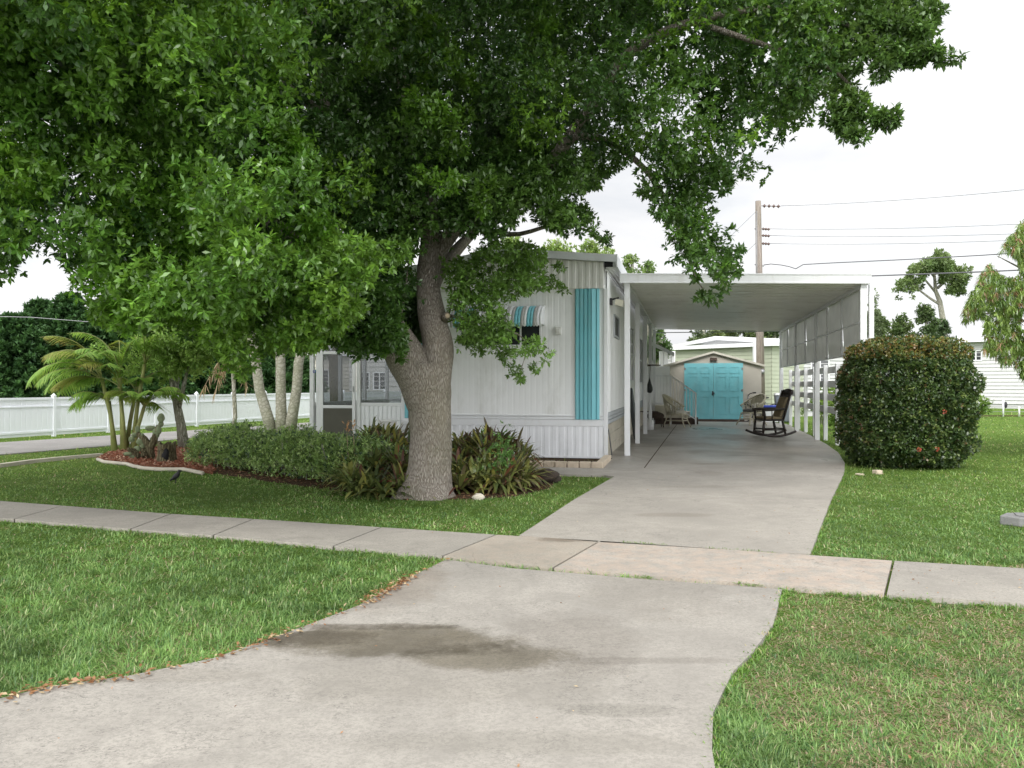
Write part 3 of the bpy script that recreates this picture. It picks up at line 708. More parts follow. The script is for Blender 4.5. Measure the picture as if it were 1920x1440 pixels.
    wn = MB().sbox(s0 - 0.03, s0 + 0.0, w0 - .03, w1 + .03, 2.02, 2.06).sbox(s0 - 0.03, s0, w0 - .03, w1 + .03, 2.60, 2.64)
    for t in (w0, w1, (w0 + w1) / 2, w1 - 0.36): wn.sbox(s0 - 0.028, s0 - .001, t - 0.016, t + 0.016, 2.06, 2.60)
    wo = wn.build('window', M['white'], r)
    MB().sbox(s0 - 0.016, s0 - 0.012, w0, w1, 2.06, 2.60).build('pane', M['darkglass'], wo)
    # awning: curved ribbed slats in stripes
    a0, a1 = -3.12, -1.40; mbs = {'aw_grey': MB(), 'turq': MB(), 'turq2': MB(), 'white': MB()}
    n = 31; w = (a1 - a0) / n; pts = []
    for k in range(7):
        th = k / 6 * PI * 0.46; pts.append((0.02 + 0.42 * math.sin(th), 2.36 + 0.38 * math.cos(th)))
    for i in range(n):
        ta = a0 + i * w; tb = ta + w
        key = 'white' if i % 2 == 0 else 'aw_grey'
        if i in (n - 4, n - 5, n - 8, n - 9, 2, 3, 6, 7): key = 'turq' if i > 15 else 'turq2'
        elif i in (n - 6, n - 7, n - 3, n - 2): key = 'white' if i % 2 else 'aw_grey'
        m_ = mbs[key]; vs = []
        for (p, z) in pts:
            for q, hh in ((0, 0), (0.3, 0.012), (0.7, 0.012), (1, 0)): vs.append(S(s0 - p - hh, ta + (tb - ta) * q, z + hh))
        p, z = pts[-1]
        for q, hh in ((0, 0), (0.3, 0.022), (0.7, 0.022), (1, 0)): vs.append(S(s0 - p - 0.005, ta + (tb - ta) * q, z - 0.03 - hh))
        fs = [(4 * j + k, 4 * j + k + 4, 4 * j + k + 5, 4 * j + k + 1) for j in range(7) for k in range(3)]
        m_.add(vs, fs)
    M['aw_grey'] = paint('awning_grey', (0.38, 0.38, 0.36), 0.5, 0.08)
    aw = mbs['white'].build('awning', M['white'], r)
    mbs['aw_grey'].build('grey_stripe', M['aw_grey'], aw); mbs['turq'].build('turquoise_stripe', M['turq'], aw); mbs['turq2'].build('turquoise_stripe', M['turq'], aw)
    for t in (a0 + .02, a1 - .02):
        vs = [S(s0, t, 2.40), S(s0, t, 2.74)] + [S(s0 - p, t, z) for p, z in pts]
        MB().add(vs, [tuple(range(len(vs)))]).build('awning_side', M['white'], aw)
    mb = MB().sbox(s0 - 0.07, s0 - .008, -1.225, -1.12, 2.23, 2.37); mb.sbox(s0 - 0.085, s0 - .07, -1.205, -1.14, 2.26, 2.34)
    mb.build('outlet_box', M['siding_up'], r, bevel=0.004)
    mb = MB().sbox(s0 - 0.03, s0 - .008, -1.36, -1.345, 1.98, 2.0); mb.build('hook', M['metal'], r)
    # side wall: flood light, little window, jalousie windows, door
    fl_ = MB().sbox(-0.18, -0.02, t1 + .01, t1 + 0.05, 2.80, 2.92).bar(S(-0.1, t1 + .05, 2.9), S(-0.1, t1 + 0.17, 2.93), 0.03).build('flood_light', M['rubber'], r)
    MB().hexa([S(-0.2, t1 + 0.10, 2.80), S(-0.2, t1 + 0.24, 2.76), S(0.02, t1 + 0.24, 2.76), S(0.02, t1 + 0.10, 2.80), S(-0.2, t1 + 0.12, 2.90), S(-0.2, t1 + 0.26, 2.87), S(0.02, t1 + 0.26, 2.87), S(0.02, t1 + 0.12, 2.90)]).build('lamp_lens', M['lamp'], fl_)
    for (a, b, z0_, z1_) in ((0.75, 1.75, 2.30, 2.66), (4.7, 6.4, 1.45, 2.75), (9.3, 10.6, 1.4, 2.7)):
        m_ = MB().sbox(a - .04, b + .04, t1, t1 + 0.035, z0_ - .04, z0_).sbox(a - .04, b + .04, t1, t1 + 0.035, z1_, z1_ + .04)
        for s in (a - .02, b + .02): m_.sbox(s - .02, s + .02, t1, t1 + 0.033, z0_, z1_)
        if b - a > 1.1: m_.sbox((a + b) / 2 - .02, (a + b) / 2 + .02, t1, t1 + 0.033, z0_, z1_); m_.sbox(a, b, t1, t1 + .03, (z0_ + z1_) / 2 - .015, (z0_ + z1_) / 2 + .015)
        w_ = m_.build('window', M['white'] if b - a > 1.1 else M['grey_trim'], r)
        MB().sbox(a, b, t1 + .009, t1 + 0.014, z0_, z1_).build('pane', M['darkglass'] if b - a > 1.1 else M['tarp'], w_)
    d_ = MB().sbox(11.2, 12.1, t1 + .01, t1 + .05, 0.62, 2.75).build('door', M['white'], r, bevel=.005)
    MB().ball(S(11.3, t1 + .09, 1.6), 0.035).build('door_knob', M['metal'], d_)
    mb = MB()
    for s in (10.95,): mb.tube([S(s, t1 + .06, 0.1), S(s, t1 + .06, 3.3)], 0.035, 8)
    mb.build('drain_pipe', M['white'], r)
build_home()

# ------------------------------------------------------------------ porch left of the home
def build_porch():
    sp = 1.3; ta, tb = -6.93, -4.15; L = 4.6
    r = thing('screened_porch', 'white framed screened porch with a screen door left of the mobile home', 'porch', S(sp, (ta + tb) / 2))
    def px(t): return t
    W = 0.09
    xs = [ta, ta + 0.22, ta + 1.06, ta + 1.15, tb]
    zt, zm = 2.75, 0.72
    mb = MB()
    for t in (ta + .05, ta + 0.2, ta + 1.13, tb - .05): mb.sbox(sp, sp + 0.08, t - 0.045, t + 0.045, 0.03, zt)
    mb.sbox(sp - .005, sp + .085, ta, tb, zt, zt + 0.1); mb.sbox(sp + .01, sp + .07, ta + 1.175, tb - .1, 0.88, 0.95)
    mb.sbox(sp + 0.01, sp + 0.07, ta + 1.175, tb - .1, 1.9, 1.94)
    for s in (sp + 1.5, sp + 3.0, sp + L):
        mb.sbox(s, s + 0.08, ta, ta + .08, 0.03, zt); 
    mb.sbox(sp + .09, sp + L, ta, ta + .08, zt, zt + .1); mb.sbox(sp + .09, sp + L, ta + .01, ta + .07, 0.88, 0.95)
    mb.sbox(sp + L, sp + L + .08, ta, tb, zt, zt + .1); mb.sbox(sp + L, sp + L + .08, (ta + tb) / 2, (ta + tb) / 2 + .08, 0.03, zt); mb.sbox(sp + L, sp + L + .07, ta, tb, 0.88, 0.95)
    mb.build('frame', M['white'], r, bevel=0.004)
    # door
    d0, d1 = ta + 0.26, ta + 1.07
    mb = MB()
    for t in (d0 + .035, d1 - .035): mb.sbox(sp - 0.03, sp + 0.01, t - .035, t + .035, 0.12, 2.2)
    for z in (0.13, 0.83, 1.99, 2.16): mb.sbox(sp - 0.028, sp + 0.008, d0 + .07, d1 - .07, z, z + 0.065)
    dr = mb.build('door', M['white'], r, bevel=0.003)
    MB().sbox(sp - .012, sp - .008, d0 + .07, d1 - .07, 0.19, 0.83).build('lower_screen', M['mesh'], dr)
    MB().sbox(sp - .012, sp - .008, d0 + .07, d1 - .07, 0.895, 2.16).build('pane', M['glass'], dr)
    MB().bar(S(sp - .06, d1 - .03, 1.18), S(sp - .06, d1 - .03, 1.3), .02).build('handle', M['metal'], dr)
    MB().sbox(sp + .035, sp + .04, ta + 0.26, ta + 1.07, 2.3, zt).build('transom_screen', M['glass'], r)
    MB().sbox(sp + .035, sp + .04, ta + 1.18, tb - .1, 0.95, zt).build('screen_panel', M['glass'], r)
    MB().ribs(S(sp + .02, ta + 1.175), S(sp + .02, tb - .1), 0.05, 0.88, 0.1, 0.012).build('kick_panel', M['skirt'], r)
    MB().ribs(S(sp + L, ta + .03), S(sp + .09, ta + .03), 0.05, 0.88, 0.1, 0.012).build('side_kick_panel', M['skirt'], r)
    MB().hexa([S(sp - .25, ta - .15, 2.86), S(sp - .25, tb, 3.2), S(sp + L + .2, tb, 3.2), S(sp + L + .2, ta - .15, 2.86), S(sp - .25, ta - .15, 2.94), S(sp - .25, tb, 3.28), S(sp + L + .2, tb, 3.28), S(sp + L + .2, ta - .15, 2.94)]).build('roof', M['white'], r)
    MB().sbox(sp - .1, sp + L, ta - .05, tb + .02, 0.0, 0.05).build('slab', M['edging'], r)
    ring = []
    for k in range(13):
        a = 2 * PI * k / 12; ring.append(S(sp - .005, ta + .12 + .028 * math.cos(a), 1.62 + .028 * math.sin(a)))
    MB().tube(ring, .006, 6).build('badge', M['blue'], r)
    b = MB().sbox(-1.05, -0.75, -4.42, -4.18, 0.42, 0.66).sbox(-1.07, -0.73, -4.44, -4.16, 0.66, 0.69)
    for (s, t) in ((-1.03, -4.4), (-.79, -4.4), (-1.03, -4.22), (-.79, -4.22)): b.sbox(s, s + .04, t - .02, t + .02, 0, .42)
    o = b.build('planter_box', M['siding_up'], bevel=.004); rooted(o, *S(-.9, -4.3)); tag(o, 'small beige box on legs at the left corner of the mobile home', 'planter')
build_porch()

# ------------------------------------------------------------------ carport
def build_carport():
    tl, tr, sa, sb = -0.13, 4.18, -0.12, 12.95
    r = thing('carport', 'long white flat-roofed carport over the driveway with grey shade screens', 'carport', S(0, 2))
    zl, zr = 3.36, 3.24
    def top(t): return zl + (zr - zl) * (t - tl) / (tr - tl)
    mb = MB()   # ribbed pan roof: pans run across, seen from below
    n = 44; w = (sb - sa - .1) / n
    for i in range(n):
        s = sa + .05 + i * w
        for (a, b, dz) in ((0, .72, 0), (.72, 1, -0.065)):
            s0, s1 = s + a * w, s + b * w
            mb.hexa([S(s0, tl + .04, top(tl) - .10 + dz), S(s0, tr - .04, top(tr) - .10 + dz), S(s1, tr - .04, top(tr) - .10 + dz), S(s1, tl + .04, top(tl) - .10 + dz),
                     S(s0, tl + .04, top(tl) - .06), S(s0, tr - .04, top(tr) - .06), S(s1, tr - .04, top(tr) - .06), S(s1, tl + .04, top(tl) - .06)])
    rf = mb.build('roof', M['ceil'], r)
    mb = MB()
    def fas(s0, s1, t0, t1, zlo, zhi):
        mb.hexa([S(s0, t0, top(t0) + zlo), S(s0, t1, top(t1) + zlo), S(s1, t1, top(t1) + zlo), S(s1, t0, top(t0) + zlo), S(s0, t0, top(t0) + zhi), S(s0, t1, top(t1) + zhi), S(s1, t1, top(t1) + zhi), S(s1, t0, top(t0) + zhi)])
    fas(sa, sa + .04, tl, tr, -.15, 0.0); fas(sa - .012, sa, tl, tr, -0.012, 0.012); fas(sa - .012, sa, tl, tr, -.165, -.14)
    fas(sb - .04, sb, tl, tr, -.15, 0); fas(sa + .045, sb - .045, tl, tl + .035, -.15, 0); fas(sa + .045, sb - .045, tr - .035, tr, -.15, 0)
    mb.build('fascia', M['white'], rf, bevel=.003)
    MB().sbox(sb - .12, sb - .06, tl + .05, tr - .05, 3.06, 3.085).build('end_beam', M['grey_trim'], r)
    MB().sbox(sa + .06, sb - .06, -0.05, 0.05, 3.14, 3.205).build('left_beam', M['white'], r)
    MB().sbox(sa + .06, sb - .06, 4.02, 4.12, 3.02, 3.08).build('right_beam', M['white'], r)
    for s in (0, 3.2, 6.7, 9.7, 12.7): MB().sbox(s - .05, s + .05, -.05, .05, 0.03, 3.14).build('post', M['white'], r, bevel=.006)
    for s in (0.0, 5.2, 8.9, 12.7): MB().sbox(s - .055, s + .055, 4.01, 4.12, 0.03 if s else 0.0, 3.02).build('post', M['white'], r, bevel=.006)
    MB().sbox(0.02, 0.10, 4.17, 4.25, 0.0, 3.08).build('post', M['white'], r, bevel=.006)
    # roller shade screens with light frames
    segs = [0.16, 1.9, 3.6, 5.2, 7.0, 8.9, 10.8, 12.6]
    for a, b in zip(segs, segs[1:]):
        n = 10; vs = []; fs = []
        for i in range(n + 1):
            for j in range(7):
                s = a + .004 + (b - a - .008) * i / n; z = 1.90 + 1.13 * j / 6
                vs.append(S(s, 4.065 + 0.012 * math.sin(i * 1.3 + j * .9 + a), z))
        for i in range(n):
            for j in range(6): fs.append((i * 7 + j, i * 7 + 7 + j, i * 7 + 8 + j, i * 7 + 1 + j))
        m_ = MB().add(vs, fs, sm=True); sc_ = m_.build('screen', M['cloth'], r)
        fr_ = MB().bar(S(a, 4.04, 2.43), S(b, 4.04, 2.43), .025, .03).bar(S(a, 4.05, 1.89), S(b, 4.05, 1.89), .03, .03).bar(S(b, 4.04, 1.9), S(b, 4.04, 3.02), .03)
        fr_.build('screen_frame', M['white'], sc_)
build_carport()

# ------------------------------------------------------------------ rail fence
def build_rail_fence():
    r = thing('rail_fence', 'four-board fence with white posts along the right side of the carport', 'fence', S(6, 4.32))
    for z in (0.66, 0.96, 1.27, 1.60): MB().sbox(0.7, 12.6, 4.37, 4.395, z, z + 0.155).build('board', M['board'], r, bevel=.003)
    for s in (0.8, 2.4, 3.97, 5.6, 7.3, 8.95, 10.5, 12.4): MB().sbox(s - .045, s + .045, 4.27, 4.36, 0, 1.80).build('post', M['white'], r, bevel=.004)
build_rail_fence()

# ------------------------------------------------------------------ shed
def build_shed():
    s0 = 14.55; c = 1.98; w = 1.62
    r = thing('garden_shed', 'tan garden shed with turquoise double doors at the end of the carport', 'shed', S(s0, c))
    ze, zp = 1.98, 2.42
    mb = MB()
    n = 5
    vs = [S(s0, c - w, .04), S(s0, c + w, .04), S(s0, c + w, ze), S(s0, c, zp), S(s0, c - w, ze)]; vs += [S(s0 + 2.6, *(x)) for x in ((c - w, .04), (c + w, .04), (c + w, ze), (c, zp), (c - w, ze))]
    mb.add(vs, [(0, 1, 2, 3, 4), (9, 8, 7, 6, 5), (1, 6, 7, 2), (5, 0, 4, 9), (0, 5, 6, 1)]).build('wall', M['shed'], r)
    mb = MB()
    for sg in (-1, 1):
        e = c + sg * (w + .12); zed = ze - .05 + .01
        p = [S(s0 - .12, e, zed), S(s0 - .12, c, zp + .01), S(s0 + 2.7, c, zp + .01), S(s0 + 2.7, e, zed)]
        q = [(x, y, z + .07) for x, y, z in p]
        mb.hexa((p + q) if sg < 0 else ([p[1], p[0], p[3], p[2]] + [q[1], q[0], q[3], q[2]]))
    mb.build('roof', M['shed_roof'], r)
    for (a, b, kn) in ((c - 1.0, c - .004, c - .07), (c + .004, c + 1.0, None)):
        d = MB().sbox(s0 - .05, s0 - .01, a, b, .12, 2.08)
        wd = b - a; fr = 0.012
        for (u0, u1) in ((.12, .45), (.55, .88)):
            for (z0, z1) in ((.30, .92), (1.10, 1.62), (1.72, 1.95)):
                x0, x1 = a + wd * u0, a + wd * u1
                d.sbox(s0 - .062, s0 - .051, x0, x0 + .035, z0, z1); d.sbox(s0 - .062, s0 - .051, x1 - .035, x1, z0, z1)
                d.sbox(s0 - .062, s0 - .051, x0 + .025, x1 - .025, z0, z0 + .025); d.sbox(s0 - .062, s0 - .051, x0 + .025, x1 - .025, z1 - .025, z1)
        do = d.build('door', M['turq'], r)
        for z in (.3, 1.1, 1.85): MB().sbox(s0 - .063, s0 - .051, (a if kn else b - .05), (a + .05 if kn else b), z, z + .07).build('hinge', M['metal'], do)
        if kn: MB().ball(S(s0 - .1, c, 1.02), .045).tube([S(s0 - .1, c, 1.02), S(s0 - .05, c, 1.02)], .02, 8).sbox(s0 - .062, s0 - .052, c - .05, c - .005, .95, 1.1).build('knob', M['rubber'], do)
    MB().sbox(s0 - .09, s0 - .01, c - .12, c + .12, 2.17, 2.27).ball(S(s0 - .08, c - .06, 2.18), .04).ball(S(s0 - .08, c + .06, 2.18), .04).build('lamp', M['brownmetal'], r)
    MB().sbox(s0 - .08, s0 - .001, c - 1.05, c + 1.05, .02, .115).build('sill', M['brownmetal'], r)
build_shed()

# ------------------------------------------------------------------ neighbour houses
def house(name, label, a, b, depth, ze, zp, wall, roofm, windows=(), lap=0.16, z0=0.0, gable=False, over=0.3, ridge_along=True, doors=()):
    a = np.array(a[:2], float); b = np.array(b[:2], float); d = nrm(b - a); nb = np.array((-d[1], d[0])); L = np.linalg.norm(b - a)
    r = thing(name, label, 'house', (*((a + b) / 2), 0))
    c = [a, b, b + nb * depth, a + nb * depth]
    mb = MB(); ins = [c[0] + (d + nb) * .02, c[1] + (-d + nb) * .02, c[2] - (d + nb) * .02, c[3] + (d - nb) * .02]
    mb.prism([tuple(q) for q in ins], 0, ze)
    for i in range(4): mb.laps(c[i], c[(i + 1) % 4], z0 + .25, ze, lap, 0.018 if 'green' in name else 0.04)
    if not ridge_along:   # gable faces the front
        for (p, q) in ((c[0], c[1]), (c[3], c[2])):
            m_ = (p + q) / 2; mb.add([(*p, ze), (*q, ze), (*m_, zp)], [(0, 1, 2)])
    else:
        for (p, q) in ((c[1], c[2]), (c[0], c[3])):
            m_ = (p + q) / 2; mb.add([(*p, ze), (*q, ze), (*m_, zp)], [(0, 1, 2)])
    mb.build('wall', wall, r)
    mb = MB()
    if ridge_along:
        r0, r1 = a + nb * depth / 2 - d * over, b + nb * depth / 2 + d * over
        for sg in (0, 1):
            e0 = (a - nb * over - d * over) if sg == 0 else (a + nb * (depth + over) - d * over)
            e1 = (b - nb * over + d * over) if sg == 0 else (b + nb * (depth + over) + d * over)
            p = [(*e0, ze), (*e1, ze), (*r1, zp), (*r0, zp)]
            if sg: p = [p[1], p[0], p[3], p[2]]
            mb.hexa(p + [(x, y, z + .16) for x, y, z in p])
    else:
        m0 = (a + b) / 2 - nb * over; m1 = (a + b) / 2 + nb * (depth + over)
        for sg in (-1, 1):
            e = (a if sg < 0 else b) + d * sg * over
            p = [(*(e - nb * over), ze - .05), (*m0, zp), (*m1, zp), (*(e + nb * (depth + over)), ze - .05)]
            if sg > 0: p = [p[1], p[0], p[3], p[2]]
            mb.hexa(p + [(x, y, z + .16) for x, y, z in p])
    mb.build('roof', roofm, r)
    for (u, w, z0_, z1_) in windows:
        def Q(x, off, z): q = a + d * x - nb * off; return (q[0], q[1], z)
        m_ = MB()
        for (x0, x1, y0, y1) in ((u - .06, u, z0_ - .06, z1_ + .06), (u + w, u + w + .06, z0_ - .06, z1_ + .06), (u, u + w, z0_ - .06, z0_), (u, u + w, z1_, z1_ + .06), (u + w / 2 - .03, u + w / 2 + .03, z0_, z1_)):
            m_.hexa([Q(x0, .05, y0), Q(x1, .05, y0), Q(x1, 0, y0), Q(x0, 0, y0), Q(x0, .05, y1), Q(x1, .05, y1), Q(x1, 0, y1), Q(x0, 0, y1)])
        wo = m_.build('window', M['white'], r)
        MB().add([Q(u, .035, z0_), Q(u + w, .035, z0_), Q(u + w, .035, z1_), Q(u, .035, z1_)], [(0, 1, 2, 3)]).build('pane', M['darkglass'], wo)
    return r
gh = house('green_house', 'pale green sided house behind the tan shed', P(1262, 720, 37), P(1447, 720, 33), 7, 2.86, 2.95, M['green_siding'], M['white_roof'],
      windows=[(2.6, 0.8, 1.3, 2.4)], over=0.25)
mb = MB()
for px_ in (1416,): p = P(px_, 720, 32.6); mb.box(p[0] - .08, p[0] + .08, p[1] - .08, p[1] + .08, 0, 3.0)
mb.build('porch_post', M['white'], gh)
MB().hexa([P(1222, 648, 27.5), P(1264, 668, 27.5), P(1264, 668, 33), P(1222, 648, 33), P(1222, 641, 27.5), P(1265, 661, 27.5), P(1265, 661, 33), P(1222, 641, 33)]).build('roof_wing', M['white_roof'], gh)
mb = MB(); 
for px_ in (1240, 1248, 1262): p = P(px_, 720, 31.5); mb.box(p[0] - .07, p[0] + .07, p[1] - .07, p[1] + .07, 0, 2.6)
mb.build('wing_post', M['white'], gh)
M['far_siding'] = paint('far_white_siding', (0.50, 0.50, 0.50), 0.6, 0.05, 1)
house('white_house', 'white lap-sided house beyond the lawn behind the red-leaved tree', P(1806, 720, 47), P(2050, 720, 43), 8, 3.7, 4.6, M['far_siding'], M['white_roof'], windows=[(0.4, 0.5, 2.7, 3.2)], lap=0.2, over=0.5)
house('gabled_house', 'white house with pale gable roof between the carport posts and clipped bush', P(1480, 720, 34), P(1660, 720, 37), 8, 2.95, 3.35, M['far_siding'], M['white_roof'], windows=[(1.3, 1.0, 1.2, 2.4)], lap=0.15, over=0.3)
house('beige_house', 'beige house with a small window beyond the white vinyl fence', P(510, 720, 44), P(660, 720, 46), 8, 2.9, 3.9, M['beige_house'], M['white_roof'], windows=[(2.2, 0.8, 1.2, 2.1), (5.6, 1.0, 1.2, 2.2)], lap=0.2)
house('grey_house', 'grey house seen through the porch windows', P(655, 720, 42), P(900, 720, 40), 8, 3.2, 4.2, M['grey_house'], M['alu'], windows=[(0.55, .55, 1.1, 1.9), (1.4, .6, 1.1, 1.9), (3.6, 1.2, 1.1, 2.1)], lap=0.25)

# ------------------------------------------------------------------ white vinyl fence
def vinyl_fence():
    pts = [G(-420, 905), G(0, 825), G(480, 792), G(660, 781)]
    p0 = np.array(pts[1][:2]); d = nrm(np.array(G(480, 792)[:2]) - p0)
    start = p0 - d * 12.5; n = 24; step = 1.75
    r = thing('vinyl_fence', 'long white vinyl privacy fence across the side street', 'fence', (*p0, 0))
    h = 1.0; nn = np.array((d[1], -d[0]))
    for i in range(n):
        a = start + d * step * i; b = start + d * step * (i + 1)
        MB().ribs(a + d * .06, b - d * .06, 0.04, h - .04, 0.15, 0.005, duty=0.12).ribs((b - d * .06) + (-nn) * .02, (a + d * .06) + (-nn) * .02, 0.04, h - .04, 0.15, .005, duty=.12).build('panel', M['vinyl'], r)
        m_ = MB()
        for z, hh in ((h - .02, .06), (h * .78, .03), (.14, .05)): m_.bar((*(a + d * .055), z), (*(b - d * .055), z), .05, hh)
        m_.build('rail', M['vinyl'], r)
    for i in range(n + 1):
        a = start + d * step * i; m_ = MB(); m_.box(-.042, .042, -.042, .042, 0, h + .04)
        m_.box(-.05, .05, -.05, .05, h + .04, h + .055)
        m_.add([(-.04, -.04, h + .055), (.04, -.04, h + .055), (.04, .04, h + .055), (-.04, .04, h + .055), (0, 0, h + .12)], [(0, 1, 4), (1, 2, 4), (2, 3, 4), (3, 0, 4)])
        ang = math.atan2(d[1], d[0]); ca, sa = math.cos(ang), math.sin(ang)
        m_.v = [(a[0] + x * ca - y * sa, a[1] + x * sa + y * ca, z) for x, y, z in m_.v]
        m_.build('post', M['vinyl'], r)
vinyl_fence()

# ------------------------------------------------------------------ utility pole and wires
def pole():
    b = P(1427, 720, 31); x, y = b[0], b[1]; tp = P(1421.5, 377, 31)
    r = thing('utility_pole', 'tall weathered wooden utility pole rising behind the carport roof', 'utility pole', (x, y, 0))
    MB().tube([(x, y, 0), ((x + tp[0]) / 2, y, tp[2] / 2), (tp[0], y, tp[2])], [.165, .135, .105], 14).build('pole', M['polewood'], r)
    def insul(px0, px1, py, big):
        m_ = MB(); a = P(px0, py, 31); b_ = P(px1, py + 1, 31); m_.tube([a, b_], .015, 6)
        k = 4 if big else 3
        for i in range(k):
            t = (i + .6) / k; c = np.array(a) * (1 - t) + np.array(b_) * t; m_.tube([c - (.05, 0, 0), c, c + (.05, 0, 0)], [.02, .075 if big else .06, .02], 10)
        return m_
    insul(1428, 1463, 386, True).build('insulator', M['insul'], r)
    for py in (429, 441.5, 456.5): insul(1428, 1443, py, False).build('insulator', M['insul'], r)
    MB().tube([P(1419, 395, 30.85), P(1419, 500, 30.85), P(1421, 600, 30.85)], .018, 6).build('conduit', M['metal'], r)
    MB().ball(P(1429, 697, 30.8), .1).build('meter', M['metal'], r)
    MB().bar(P(1415, 429, 31), P(1429, 429, 31), .05).bar(P(1415, 496, 31), P(1432, 499, 31), .05).build('bracket', M['metal'], r)
    W = [('top', (1464, 386), (1920, 347), 'wirelight', .012, 'topmost thin wire running right from the tip of the utility pole'),
         ('b', (1443, 429), (1920, 411), 'wirelight', .0115, 'second wire from the top, leaving the upper of the pole\'s three small insulators'),
         ('c', (1443, 441.5), (1920, 429), 'wirelight', .0115, 'third wire from the top, from the middle of the pole\'s three small insulators'),
         ('d', (1443, 456.5), (1920, 441), 'wirelight', .0115, 'fourth wire from the top, from the lowest of the pole\'s small insulators')]
    for (_, a, b_, mt, rr, lab) in W:
        A = np.array(P(*a, 31)); B = np.array(P(*b_, 24)); B2 = A + (B - A) * 1.5
        pts = [A + (B2 - A) * t - np.array((0, 0, .25 * 4 * t * (1 - t))) * 0.6 for t in np.linspace(0, 1, 15)]
        o = MB().tube(pts, rr, 5).build('utility_wire', M[mt]); rooted(o, *A); tag(o, lab, 'wire', 'wires strung from the utility pole')
    A = np.array(P(1432, 497, 31)); pts = [A, P(1445, 495, 30.8), P(1465, 497, 30.5), P(1480, 500, 30.3), P(1492, 504, 30), P(1506, 496, 29.8), P(1560, 493, 29.5), P(1700, 486.5, 29), P(1835, 479, 27), P(1990, 469, 25)]
    o = MB().tube(pts, .018, 5).build('utility_wire', M['wire']); rooted(o, *A); tag(o, 'kinked dark cable with a slack loop beside the utility pole', 'wire', 'wires strung from the utility pole')
    A = np.array(P(1427, 524, 31)); pts = [A, P(1560, 520, 29.5), P(1700, 515, 29), P(1810, 511, 27), P(1990, 503, 25)]
    o = MB().tube(pts, .024, 5).build('utility_wire', M['wire']); rooted(o, *A); tag(o, 'thick dark lowest cable crossing in front of the umbrella-shaped pine', 'wire', 'wires strung from the utility pole')
    for (a, b_, lab) in (((1418, 396), (1180, 620), 'thin guy wire slanting down left from the pole tip'), ((1418, 455), (1300, 560), 'thin guy wire slanting down left from the middle of the pole')):
        A = np.array(P(*a, 31)); B = np.array(P(*b_, 42)); o = MB().tube([A, (A + B) / 2 - np.array((0, 0, .1)), B], .011, 5).build('guy_wire', M['wirelight']); rooted(o, *A); tag(o, lab, 'wire')
    A = np.array(P(-60, 592, 30)); pts = [A, P(60, 595, 31), P(160, 603, 30), P(380, 600, 40)]
    o = MB().tube(pts, .012, 5).build('overhead_cable', M['wirelight']); rooted(o, *A); tag(o, 'thin overhead cable in front of the dark conifers', 'wire')
pole()

